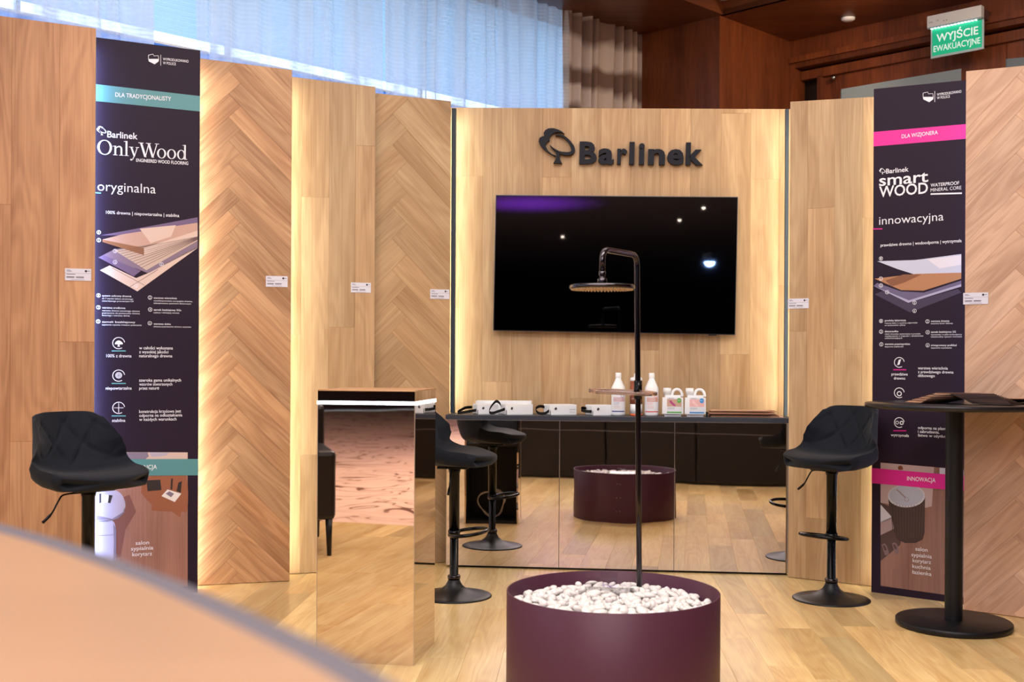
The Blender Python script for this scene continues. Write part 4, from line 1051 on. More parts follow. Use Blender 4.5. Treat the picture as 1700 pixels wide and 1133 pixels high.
boxo('shelf', (0.016, pw - 0.016, 0.016, PD - 0.02, 0.58, 0.60), MATS['matt_black_lining'], pod)
M_ = Matrix.Translation(pl_) @ Matrix.Rotation(prz, 4, 'Z')
bm = bmesh.new(); random.seed(4)
pts = []
for i in range(60):
    a = i / 60 * 2 * PI * 2.3; r_ = 0.10 + 0.012 * math.sin(i * 0.7)
    pts.append((0.2 + r_ * math.cos(a) * 1.0, PD - 0.10 - i * 0.0008, 0.145 + r_ * math.sin(a)))
tube(bm, smooth_pts(pts, 2), 0.004, 8)
o = obj('cable', bm, mat('pale_cable', (190, 184, 176), 0.5), None, True); o.matrix_world = M_; tag(o, 'coiled pale cable inside the open back of the mirrored podium', 'cable')
bm = bmesh.new(); box(bm, 0.06, 0.33, 0.12, 0.33, 0.602, 0.63, 0.008); o = obj('folded_cloth', bm, WHITEP, None, True); o.matrix_world = M_; tag(o, 'folded white cloth on the shelf inside the mirrored podium', 'cloth')

# ------------------------------------------------------------------ shower tray with pebbles
TC = Vector((0.386, 4.335, 0)); TR, THt = 0.402, 0.37
tank = thing('tank', 'large round plum metal tank filled with white pebbles', 'tank', TC)
bm = bmesh.new(); lathe(bm, [(TR, 0.0), (TR, THt - .001), (TR - 0.001, THt), (TR - 0.005, THt), (TR - 0.006, THt - .001), (TR - 0.006, 0.2)], 96, cap0=False, cap1=False); obj('shell', bm, PLUM, tank, True)
bm = bmesh.new(); lathe(bm, [(0.0, 0.275), (TR - 0.007, 0.275), (TR - 0.007, 0.265), (0, 0.265)], 64, cap0=False, cap1=False); obj('false_bottom', bm, mat('liner', (200, 196, 194), 0.7), tank)
for sgn in (0.07, 0.13):
    for z in (0.09, 0.19, 0.29):
        bm = bmesh.new(); a = PI / 2 + sgn - 0.1; c = Vector((math.cos(a) * TR, math.sin(a) * TR, z))
        bmesh.ops.create_icosphere(bm, subdivisions=1, radius=0.004, matrix=Matrix.Translation(c)); obj('rivet', bm, STEEL, tank)
bm = bmesh.new(); a = PI / 2 + 0.0; 
pebm = []
prn = random.Random(3)
for k in range(9):
    bm = bmesh.new(); bmesh.ops.create_icosphere(bm, subdivisions=2, radius=1)
    sx_, sy_, sz_ = prn.uniform(0.8, 1.6), prn.uniform(0.7, 1.0), prn.uniform(0.5, 0.8)
    o1, o2 = prn.uniform(0, 9), prn.uniform(0, 9)
    for v in bm.verts:
        n = 1 + 0.16 * math.sin(v.co.x * 2.3 + o1) * math.cos(v.co.y * 2.7 + o2) + 0.10 * math.sin(v.co.z * 3.7 + o2)
        v.co = Vector((v.co.x * sx_, v.co.y * sy_, v.co.z * sz_)) * n
    for f in bm.faces: f.smooth = True
    me = bpy.data.meshes.new('pebble'); bm.to_mesh(me); bm.free(); me.materials.append(PEBBLE); pebm.append(me)
lvl = 0.315
places = []
cell = 0.036
j = 0
y = -TR
while y < TR:
    x = -TR + (cell / 2 if j % 2 else 0)
    while x < TR:
        px, py = x + prn.uniform(-.011, .011), y + prn.uniform(-.011, .011)
        if math.hypot(px, py) < TR - 0.028: places.append((px, py))
        x += cell
    y += cell * 0.86; j += 1
places.sort(key=lambda p: p[1])
PG = 'white pebbles filling the round tank'
nobj = 0
rest = bmesh.new()
for i, (px, py) in enumerate(places):
    s_ = prn.uniform(0.0145, 0.021)
    z = lvl + prn.uniform(-0.006, 0.010) + 0.018 * (math.hypot(px, py) / TR < 0.5) * prn.random()
    R_ = Matrix.Rotation(prn.uniform(0, 2 * PI), 4, 'Z') @ Matrix.Rotation(prn.uniform(-.6, .6), 4, 'X') @ Matrix.Rotation(prn.uniform(-.5, .5), 4, 'Y')
    M = Matrix.Translation(TC + Vector((px, py, z))) @ R_ @ Matrix.Scale(s_, 4)
    if nobj < 298 and py < 0.40:
        o = bpy.data.objects.new('pebble', prn.choice(pebm)); COL.objects.link(o); o.matrix_world = M
        tag(o, 'smooth white marble pebble in the round plum tank', 'pebble', PG); nobj += 1
    else:
        t = bmesh.new(); t.from_mesh(prn.choice(pebm)); t.transform(M); me = bpy.data.meshes.new('t'); t.to_mesh(me); t.free(); rest.from_mesh(me); bpy.data.meshes.remove(me)
for i in range(330):
    a, r_ = prn.uniform(0, 2 * PI), (TR - 0.03) * math.sqrt(prn.random())
    M = Matrix.Translation(TC + Vector((r_ * math.cos(a), r_ * math.sin(a), lvl - 0.016))) @ Matrix.Rotation(prn.uniform(0, 6), 4, 'Z') @ Matrix.Scale(0.018, 4)
    t = bmesh.new(); t.from_mesh(prn.choice(pebm)); t.transform(M); me = bpy.data.meshes.new('t'); t.to_mesh(me); t.free(); rest.from_mesh(me); bpy.data.meshes.remove(me)
o = stuff(obj('pebble_bed', rest, PEBBLE)); tag(o, 'bed of white pebbles under the top layer in the round tank', 'pebbles')
# clear acrylic holder standing in the pebbles
ACR = bpy.data.materials.new('clear_acrylic'); ACR.use_nodes = True
nt = ACR.node_tree; nt.nodes.clear()
o_ = nt.nodes.new('ShaderNodeOutputMaterial'); t_ = nt.nodes.new('ShaderNodeBsdfTransparent'); d_ = nt.nodes.new('ShaderNodeBsdfGlossy'); x_ = nt.nodes.new('ShaderNodeMixShader'); f_ = nt.nodes.new('ShaderNodeFresnel'); f_.inputs[0].default_value = 1.45
t_.inputs[0].default_value = (0.96, 0.96, 0.97, 1); d_.inputs['Roughness'].default_value = 0.03
a_ = nt.nodes.new('ShaderNodeMath'); a_.operation = 'ADD'; a_.inputs[1].default_value = 0.02; nt.links.new(f_.outputs[0], a_.inputs[0]); nt.links.new(a_.outputs[0], x_.inputs[0]); nt.links.new(t_.outputs[0], x_.inputs[1]); nt.links.new(d_.outputs[0], x_.inputs[2]); nt.links.new(x_.outputs[0], o_.inputs[0])
hl = thing('leaflet_holder', 'empty clear acrylic holder standing in the white pebbles', 'holder', at_z(1010, 975, 0.338), math.radians(-6))
def acr(name, x0, x1, z0, z1, y, lean=0.0):
    bm = bmesh.new(); box(bm, x0, x1, 0, 0.0025, 0, z1 - z0, 0.0004); o = obj(name, bm, ACR, hl); o.location = (0, y, z0); o.rotation_euler = (lean, 0, 0)
acr('front_plate', -0.03, 0.036, 0.0, 0.062, -0.01, -0.15); acr('side_plate', -0.085, -0.032, 0.0, 0.035, 0.02, -0.2); acr('base_plate', -0.09, 0.10, -0.003, 0.10, -0.02, 1.35)
acr('side_plate', 0.045, 0.10, 0.0, 0.02, -0.03, -0.2)

# ------------------------------------------------------------------ shower column
sh = thing('shower_column', 'black shower column with round rain head standing in the pebble tank', 'shower', (0, 0, 0))
PB = at_z(1061.5, 985, 0.31); Yp = PB.y
PT = at_y(1057.5, 440, Yp)
arm1 = at_y(1051, 426.5, Yp - 0.01); armE = at_y(1011, 419.5, Yp - 0.235); hd = at_y(1000, 440, Yp - 0.245)
ARMZ = at_y(1058, 424, Yp).z
E1 = Vector((PT.x, PT.y, ARMZ)); E2 = Vector((hd.x, hd.y, ARMZ))
sh.location = PB; 
def L(p): return tuple(Vector(p) - PB)
dxy = (E2 - E1).normalized(); rb = 0.04
pts = [Vector((PB.x, PB.y, 0.285))]
pts += [PB + (PT - PB) * t for t in (0.3, 0.6)] + [Vector((PT.x, PT.y, ARMZ - rb - 0.02))]
for k in range(7):
    a = k / 6 * PI / 2; pts.append(Vector((E1.x, E1.y, 0)) + dxy * (rb - rb * math.cos(a)) + Vector((0, 0, ARMZ - rb + rb * math.sin(a))))
for k in range(7):
    a = PI / 2 - k / 6 * PI / 2; pts.append(Vector((E2.x, E2.y, 0)) - dxy * (rb - rb * math.cos(a)) + Vector((0, 0, ARMZ - rb + rb * math.sin(a))))
hz = at_y(1000, 475, hd.y).z
pts.append(Vector((E2.x, E2.y, hz + 0.052)))
bm = bmesh.new(); tube(bm, [L(p) for p in pts], 0.0112, 20); obj('pole', bm, CHROMEB, sh, True)
hc = L((E2.x, E2.y, 0)); z0 = hz - PB.z
bm = bmesh.new(); lathe(bm, [(0.0, z0 + .056), (0.0135, z0 + .056), (0.0135, z0 + .042), (0.009, z0 + .036), (0.011, z0 + .030), (0.018, z0 + .026), (0.018, z0 + .008), (0.0, z0 + .008)], 24, c=hc[:2], cap0=False, cap1=False); obj('swivel_joint', bm, CHROMEB, sh, True, 50)
bm = bmesh.new(); lathe(bm, [(0.0, z0 + .010), (0.05, z0 + .009), (0.118, z0 + .004), (0.124, z0 + .001), (0.124, z0 - .010), (0.121, z0 - .012), (0.0, z0 - .012)], 64, c=hc[:2], cap0=False, cap1=False)
head = obj('shower_head', bm, CHROMEB, sh, True, 40)
bm = bmesh.new()
for rr in (0.02, 0.04, 0.06, 0.08, 0.1, 0.115):
    n = int(rr * 2 * PI / 0.013)
    for k in range(n):
        a = 2 * PI * k / n + rr * 40
        lathe(bm, [(0.0035, z0 - .012), (0.003, z0 - .0155), (0.0015, z0 - .016)], 6, c=(hc[0] + rr * math.cos(a), hc[1] + rr * math.sin(a)))
obj('nozzles', bm, mat('nozzle_rubber', (214, 190, 160), 0.5), head)
# slider and clear shelf
sz = at_y(1060, 648, Yp).z - PB.z; sxy = PB + (PT - PB) * 0.6
sxl = L((sxy.x, sxy.y, 0))
bm = bmesh.new(); lathe(bm, [(0.0, sz + .038), (0.0165, sz + .038), (0.0165, sz - .036), (0.0, sz - .036)], 24, c=sxl[:2], cap0=False, cap1=False); tube(bm, [(sxl[0], sxl[1] - .01, sz), (sxl[0] - .012, sxl[1] - .04, sz)], 0.010, 12)
obj('slider_clamp', bm, BLACKG, sh, True, 40)
TRAY = mat('smoked_pink_acrylic', (238, 208, 196), 0.04, trans=0.85, ior=1.35)
bm = bmesh.new()
out = []
for k in range(48):
    a = 2 * PI * k / 48; c_, s_ = math.cos(a), math.sin(a)
    out.append((0.135 * abs(c_) ** 0.75 * (1 if c_ > 0 else -1), 0.06 * abs(s_) ** 0.75 * (1 if s_ > 0 else -1)))
def rg(k, z): return [bm.verts.new((x * k, y * k, z)) for x, y in out]
rs = [rg(0.93, -0.006), rg(0.985, -0.005), rg(1.0, 0.0), rg(1.0, 0.007), rg(0.97, 0.0085), rg(0.94, 0.005), rg(0.92, 0.0)]
for A, B in zip(rs, rs[1:]):
    for k in range(48): bm.faces.new((A[k], A[(k + 1) % 48], B[(k + 1) % 48], B[k]))
bm.faces.new(rs[0][::-1]); bm.faces.new(rs[-1]); flat(bm)
tr = obj('clear_shelf', bm, TRAY, sh, True, 60); q = at_y(1034, 652, Yp - 0.07); tr.location = L(q); tr.rotation_euler = (math.radians(3), math.radians(2.5), math.radians(-4))

# ------------------------------------------------------------------ bar stools
def make_stool(label):
    t = thing('bar_stool', label, 'bar stool', group='black velvet bar stools on trumpet bases')
    ZS = 0.685
    inn = smooth_pts([(-.222, .034), (-.212, .058), (-.12, .068), (0, .062), (.09, .066), (.135, .10), (.168, .17), (.198, .25), (.218, .318)], 6)
    outr = smooth_pts([(-.222, .030), (-.195, .006), (-.12, .0), (0, -.002), (.10, .0), (.19, .02), (.228, .10), (.244, .20), (.250, .312)], 6)
    NT = 44; n = len(inn)
    def ip(tab, s):
        x = s * (len(tab) - 1); i = min(int(x), len(tab) - 2); f = x - i; return tab[i] + (tab[i + 1] - tab[i]) * f
    hw = [.170, .200, .215, .222, .222, .208, .190, .170, .150]
    rise = [0, .002, .010, .028, .055, .060, .035, .01, 0.0]
    fwd = [0, 0, 0, 0, .03, .085, .11, .085, .045]
    arc_ = [0.0]
    for i in range(1, n): arc_.append(arc_[-1] + math.hypot(inn[i][0] - inn[i - 1][0], inn[i][1] - inn[i - 1][1]))
    bm = bmesh.new(); I, Oo = [], []
    for i in range(n):
        s = i / (n - 1); ri, ro = [], []
        for j in range(NT + 1):
            q = -1 + 2 * j / NT; a = abs(q)
            w_ = ip(hw, s); g = a ** 2.4
            x = w_ * q
            front = 0.11 * a ** 2.2 * max(0, 1 - s * 3.2)   # rounded front corners
            y = inn[i][0] - ip(fwd, s) * g + front; z = inn[i][1] + ip(rise, s) * g - (0.022 * a ** 7 if s > .97 else 0.012 * a ** 7 * max(0, (s - .85) / .12))
            # quilting on the back
            if 0.56 < s < 0.97:
                v = arc_[i]; p_ = 1.0
                xx = q * 1.35; vv_ = v / 0.19; d1 = abs((xx + vv_) % 1 - .5) * 2; d2 = abs((xx - vv_) % 1 - .5) * 2
                gr = max(0, 1 - (1 - max(d1, d2)) / 0.14); fade = min(1, (s - .56) * 12) * min(1, (.95 - s) * 25) * min(1, (1 - a) * 4) if s < .95 else 0
                y += 0.019 * gr * gr * fade
            ri.append(bm.verts.new((x, y, z)))
            k = 1.03
            yo = outr[i][0] - ip(fwd, s) * g * 1.0 + front; zo = outr[i][1] + ip(rise, s) * g * 0.9 - (0.022 * a ** 7 if s > .97 else 0.012 * a ** 7 * max(0, (s - .85) / .12))
            if a > .93: e = (a - .93) / .07; yo = yo + (y - yo) * 0.5 * e * (s > .5); zo = zo + (z - zo) * 0.55 * e
            ro.append(bm.verts.new((x * k, yo, zo)))
        I.append(ri); Oo.append(ro)
    for i in range(n - 1):
        for j in range(NT):
            bm.faces.new((I[i][j], I[i][j + 1], I[i + 1][j + 1], I[i + 1][j])); bm.faces.new((Oo[i][j], Oo[i + 1][j], Oo[i + 1][j + 1], Oo[i][j + 1]))
        bm.faces.new((I[i][0], I[i + 1][0], Oo[i + 1][0], Oo[i][0])); bm.faces.new((I[i][NT], Oo[i][NT], Oo[i + 1][NT], I[i + 1][NT]))
    for j in range(NT):
        bm.faces.new((I[0][j], Oo[0][j], Oo[0][j + 1], I[0][j + 1])); bm.faces.new((I[-1][j], I[-1][j + 1], Oo[-1][j + 1], Oo[-1][j]))
    flat(bm)
    seat = obj('seat_shell', bm, VELVET, t, True, 80); seat.location = (0, 0, ZS)
    bm = bmesh.new(); pp = [I_ for I_ in ()]
    # piping along the upper rim
    rim = [(-(ip(hw, 1.0)) * math.cos(PI * k / 20) * 1.02, 0, 0) for k in range(21)]
    bm.free()
    bm = bmesh.new(); box(bm, -.08, .08, -.08, .08, ZS - .014, ZS - .001, .003); obj('seat_plate', bm, BLACK, t, True)
    bm = bmesh.new(); lathe(bm, [(0.0, ZS - .012), (.034, ZS - .012), (.030, ZS - .035), (.0275, ZS - .04), (.0275, .335), (.0, .335)], 28, cap0=False, cap1=False); obj('upper_tube', bm, BLACKG, t, True, 40)
    bm = bmesh.new(); lathe(bm, [(.023, .34), (.023, .10), (.030, .098), (.031, .075), (.0, .075)], 28, cap1=False); 
    bs = obj('piston', bm, BLACKG, t, True, 40)
    bm = bmesh.new(); lathe(bm, [(.031, .11), (.034, .106), (.034, .092), (.031, .088)], 28); obj('collar', bm, CHROMEB, t, True, 40)
    bm = bmesh.new(); prof = [(0.0, .088), (.030, .088), (.034, .075), (.045, .056), (.07, .036), (.11, .021), (.16, .012), (.192, .008), (.198, .004), (.198, .0), (0, 0)]
    lathe(bm, prof, 56, cap0=False, cap1=False); obj('base', bm, BLACK, t, True, 50)
    # footrest: a flattened ring in front of the tube, passing round it
    bm = bmesh.new(); pts = []
    for k in range(40):
        a = 2 * PI * k / 40; c_, s_ = math.cos(a), math.sin(a)
        pts.append((0.125 * s_ * (1 if c_ < 0 else 1), -0.075 - 0.098 * c_, 0.335 + 0.012 * c_))
    tube(bm, pts, 0.0095, 12, closed=True); lathe(bm, [(.0275, .345), (.032, .345), (.032, .318), (.0275, .318)], 24); obj('footrest', bm, BLACKG, t, True, 50)
    bm = bmesh.new(); pts = [(-0.03, 0.0, ZS - .02), (-0.11, 0.0, ZS - .022), (-0.135, 0.0, ZS - .045), (-0.165, 0.0, ZS - .095), (-0.205, 0.0, ZS - .13)]
    tube(bm, smooth_pts(pts, 4), [0.004] * 13 + [0.0065] * 4, 8); obj('lever', bm, BLACKG, t, True, 50)
    return t
def copy_thing(r, label):
    c = r.copy(); COL.objects.link(c); c['label'] = label
    for ch in list(r.children):
        d = ch.copy(); COL.objects.link(d); d.parent = c
        for g in ch.children: e = g.copy(); COL.objects.link(e); e.parent = d
    return c
st1 = make_stool('black velvet bar stool before the teal banner at the left')
q = Vector(((148 - 850) / 1900 * 4.9, 4.9, 0)); st1.location = q; st1.rotation_euler = (0, 0, math.radians(50))
st2 = copy_thing(st1, 'black velvet bar stool half hidden behind the mirrored podium')
q = at_z(753.5, 990); st2.location = (q.x, q.y, 0); st2.rotation_euler = (0, 0, math.radians(84))
st3 = copy_thing(st1, 'black velvet bar stool beside the round table at the right')
q = at_z(1380, 995.5); st3.location = (q.x, q.y, 0); st3.rotation_euler = (0, 0, math.radians(-48))

# ------------------------------------------------------------------ round bar table with leaflets
tq = at_z(1583, 1040); TZ = 1.045
bt = thing('bar_table', 'round black bar table with a disc base at the right', 'table', (tq.x, tq.y, 0))
bm = bmesh.new(); lathe(bm, [(0, 0.0), (.245, 0.0), (.258, .004), (.26, .008), (.26, .026), (.256, .030), (0, .030)], 72, cap0=False, cap1=False); obj('base', bm, BLACK, bt, True, 40)
bm = bmesh.new(); lathe(bm, [(.040, .03), (.040, TZ - .024)], 40, cap0=False, cap1=False); obj('leg', bm, BLACK, bt, True)
bm = bmesh.new(); lathe(bm, [(0, TZ - .025), (.385, TZ - .025), (.403, TZ - .021), (.405, TZ - .003), (.402, TZ), (0, TZ)], 96, cap0=False, cap1=False); obj('tabletop', bm, mat('black_laminate', (24, 24, 28), 0.3), bt, True, 40)
bm = bmesh.new(); lathe(bm, [(0, TZ - .033), (.15, TZ - .033), (.15, TZ - .025), (0, TZ - .025)], 32, cap0=False, cap1=False); obj('mounting_plate', bm, BLACK, bt, True, 40)
lm = [wood('leaflet_oak', (214, 172, 140), (170, 124, 94), 0.4), wood('leaflet_walnut', (110, 78, 66), (60, 40, 36), 0.35), mat('leaflet_dark', (42, 34, 38), 0.4)]
def leaflet(x, y, z, rz, m, lab, grp, w_=0.21, l_=0.10, th=0.0025, tiltx=0.0, tilty=0.0, name='leaflet'):
    bm = bmesh.new(); box(bm, 0, w_, -l_, 0, 0, th); o = obj(name, bm, m)
    o.location = (x, y, z); o.rotation_euler = (tiltx, tilty, rz); tag(o, lab, 'leaflet', grp); return o
for k in range(16):   # left fan, pages spread like cards
    f = k / 15
    leaflet(tq.x - 0.22 + 0.15 * f, tq.y + 0.06 - 0.03 * f, TZ + 0.001 + 0.0032 * k, math.radians(28 - 52 * f), lm[0 if k % 3 else 1], 'wood-coloured leaflet in the fan on the left half of the round table', 'fanned leaflets on the left half of the table', 0.19, 0.10)
for k in range(14):
    f = k / 13
    leaflet(tq.x - 0.02 + 0.13 * f, tq.y - 0.0 - 0.05 * f, TZ + 0.048 - 0.0034 * k, math.radians(-22 - 28 * f), lm[2 if k % 2 else 1], 'dark leaflet in the fan on the right half of the round table', 'fanned dark leaflets on the right half of the table', 0.19, 0.10, tiltx=0.0)
for k in range(9):
    f = k / 8
    leaflet(tq.x + 0.19 + 0.06 * f, tq.y + 0.16 - 0.10 * f, TZ + 0.001 + 0.003 * k, math.radians(30 - 40 * f), lm[0 if k > 5 else 2], 'leaflet in the pile at the right edge of the round table', 'leaflets at the right edge of the table', 0.17, 0.12)

# ------------------------------------------------------------------ things on the worktop
def on_cab(name, label, cat, x, dep, rz=0.0, group=None): 
    p = on_top(x, dep); return thing(name, label, cat, p, crz + rz, group)
BG = 'white sample boxes with black straps'
def sample_box(x, dep, rz, lab, w_=0.17, d_=0.115, h_=0.062, strap=True, mark=False, sp=0):
    t = on_cab('sample_box', lab, 'box', x, dep, math.radians(rz), BG)
    # x runs along the long front, left end (x=0) has slots
    boxo('box_body', (0.004, w_, 0, d_, 0, h_), WHITEP, t, bev=0.002)
    for k in range(7):
        y0 = 0.006 + k * (d_ - 0.012) / 7
        boxo('rib', (-0.002, 0.004, y0, y0 + (d_ - .012) / 7 * 0.5, 0.004, h_ - 0.003), WHITEP, t)
    boxo('slot_backing', (0.001, 0.0045, 0.004, d_ - 0.004, 0.003, h_ * 0.45), mat('slot_black', (22, 20, 22), 0.6), t)
    bm = bmesh.new()
    tube(bm, [(0.035 + 0.007 * math.cos(a * PI / 8), -0.001, h_ * 0.62 + 0.007 * math.sin(a * PI / 8)) for a in range(16)], 0.0018, 6, closed=True); obj('eyelet', bm, STEEL, t, True)
    bm = bmesh.new(); bmesh.ops.create_circle(bm, cap_ends=True, radius=0.0055, segments=14, matrix=Matrix.Translation((0.035, -0.0006, h_ * 0.62)) @ Matrix.Rotation(PI / 2, 4, 'X')); obj('eyelet_hole', bm, MATS['slot_black'], t)
    if mark:
        bm = bmesh.new(); f_ = lambda u, v, d: (u, -0.0006, v)
        put_text(bm, 'BARLINEK', w_ - .045, w_ - .006, 0.030, 0.004, f_, 0); put_text(bm, 'oak', w_ - .045, w_ - .034, 0.021, 0.003, f_, 0); prism(bm, [(w_ - .045, .015), (w_ - .006, .015), (w_ - .006, .016), (w_ - .045, .016)], 0, None, f_)
        obj('lettering', bm, LABI, t)
    if strap:
        bm = bmesh.new(); r_ = STR[sp]
        pts = smooth_pts(r_, 5)
        n = len(pts); A, B = [], []
        hw_ = 0.0085
        for i, p in enumerate(pts):
            A.append(bm.verts.new((p[0], p[1], p[2] + hw_))); B.append(bm.verts.new((p[0], p[1], p[2] - hw_)))
        for i in range(n - 1): bm.faces.new((A[i], A[i + 1], B[i + 1], B[i]))
        bmesh.ops.solidify(bm, geom=bm.faces[:], thickness=0.0015)
        obj('strap', bm, mat('black_webbing', (14, 14, 16), 0.7), t, True, 60)
    return t
STR = [
    [(-0.002, 0.10, .040), (-0.05, 0.08, .038), (-0.10, 0.05, .020), (-0.115, 0.03, .010), (-0.08, 0.012, .014), (-0.002, 0.02, .026)],
    [(-0.002, 0.09, .046), (-0.02, 0.06, .066), (-0.05, 0.04, .080), (-0.085, 0.02, .055), (-0.105, 0.01, .022), (-0.09, -0.005, .012), (-0.05, 0.0, .022), (-0.002, 0.02, .034)],
    [(-0.002, 0.09, .045), (-0.04, 0.075, .050), (-0.078, 0.04, .036), (-0.075, 0.0, .014), (-0.04, -0.012, .012), (-0.002, 0.015, .026)],
    [(-0.002, 0.09, .040), (-0.035, 0.08, .042), (-0.052, 0.05, .032), (-0.04, 0.015, .026), (-0.002, 0.01, .024)]]
sample_box(793, 0.055, 26, 'white sample box with slotted end, leftmost on the worktop', sp=0, w_=0.13, d_=0.10)
sample_box(790, 0.195, 3, 'long white sample box lying behind the two leftmost ones', w_=0.34, d_=0.065, h_=0.078, strap=False)
sample_box(840.5, 0.045, 26, 'white sample box whose black strap arches up, second from the left', sp=1, d_=0.10)
sample_box(913.5, 0.065, 26, 'white sample box with small print at its right end, third from the left', sp=2, mark=True)
sample_box(984, 0.06, 26, 'white sample box nearest the slim white bottle with the blue label', sp=3, w_=0.14)

def bottle(x, dep, lab, acc, tone, s=1.0):
    t = on_cab('cleaner_bottle', lab, 'bottle', x, dep, group='tall white cleaner bottles')
    bm = bmesh.new(); R_ = 0.041
    prof = [(0, 0), (R_ - .006, 0), (R_ - .001, .005), (R_, .012), (R_, .160), (R_ - .002, .170), (R_ - .012, .190), (.021, .208), (.0165, .220), (.0155, .228), (0, .228)]
    lathe(bm, prof, 32, cap0=False, cap1=False); obj('bottle_body', bm, WHITEP, t, True, 60)
    bm = bmesh.new(); lathe(bm, [(.0165, .224), (.0175, .226), (.017, .253), (.015, .255), (0, .255)], 24, cap1=False); obj('cap', bm, WHITEP, t, True, 40)
    # wrapped label
    def wrap(u, v, d): a = -PI / 2 + u / (R_ + .0003); return ((R_ + .0004 + d) * math.cos(a), (R_ + .0004 + d) * math.sin(a), v)
    def R(bm, u0, u1, v0, v1, d, mi):
        n = max(2, int((u1 - u0) / 0.006))
        for i in range(n): a, b = u0 + (u1 - u0) * i / n, u0 + (u1 - u0) * (i + 1) / n; prism(bm, [(a, v0), (b, v0), (b, v1), (a, v1)], d, None, wrap, mi)
    bm = bmesh.new(); ms = [mat('label_white', (222, 224, 232), 0.4), mat('label_' + tone[0], tone[1], 0.4), mat('label_' + acc[0], acc[1], 0.4), LABI]
    R(bm, -.045, .045, .02, .145, 0, 0); R(bm, -.03, .045, .085, .11, .0003, 1); R(bm, -.045, .045, .024, .030, .0003, 2)
    put_text(bm, 'Barlinek', -.022, .006, .133, .007, wrap, .0006, mi=3)
    put_text(bm, 'STRONG', -.026, .022, .099, .008, wrap, .0006, mi=0); put_text(bm, 'CLEANER', -.026, .022, .089, .008, wrap, .0006, mi=0)
    put_text(bm, 'do podłóg', -.028, .006, .075, .006, wrap, .0006, mi=2); put_text(bm, 'drewnianych', -.028, .003, .066, .005, wrap, .0006, mi=2)
    for k in range(3): R(bm, -.028, .012, .058 - k * .006, .0595 - k * .006, .0003, 1)
    # round sticker
    cx_, cz_, rr = .027, .122, .0125
    prism(bm, [(cx_ + rr * math.cos(2 * PI * i / 18), cz_ + rr * math.sin(2 * PI * i / 18)) for i in range(18)], .0006, None, wrap, 2)
    flat(bm); obj('printed_label', bm, ms, t)
    return t
bottle(1026.3, 0.10, 'tall white bottle with a blue sticker, left of the shower pole', ('blue', (50, 70, 150)), ('rose', (196, 158, 168)))
bottle(1081.6, 0.10, 'tall white bottle with an orange sticker, right of the shower pole', ('orange', (222, 90, 80)), ('salmon', (206, 150, 140)))
# spray/cartridge behind the pole
t = on_cab('sealant_cartridge', 'brown and white cartridge half hidden behind the shower pole', 'cartridge', 1056, 0.11)
bm = bmesh.new(); lathe(bm, [(0, .0), (.037, .0), (.037, .012), (.0, .012)], 32, cap0=False, cap1=False); obj('foot', bm, mat('orange_plastic', (226, 110, 60), 0.4), t, True, 40)
bm = bmesh.new(); lathe(bm, [(.036, .012), (.036, .070)], 32); obj('lower_label', bm, WHITEP, t, True, 40)
bm = bmesh.new(); lathe(bm, [(.0365, .070), (.0365, .205)], 32); obj('body', bm, mat('copper_label', (150, 84, 58), 0.35), t, True, 40)
bm = bmesh.new(); lathe(bm, [(.036, .205), (.036, .222), (.030, .228), (.014, .230), (.013, .25), (0, .25)], 32, cap1=False); obj('cap', bm, WHITEP, t, True, 40)
bm = bmesh.new(); wr = lambda u, v, d: ((.0372) * math.cos(-PI / 2 + u / .0372), .0372 * math.sin(-PI / 2 + u / .0372), v)
for z_ in (.10, .125, .15): put_text(bm, 'parkiet lakier', -.03, .025, z_, .008, wr, 0)
obj('lettering', bm, INK, t)
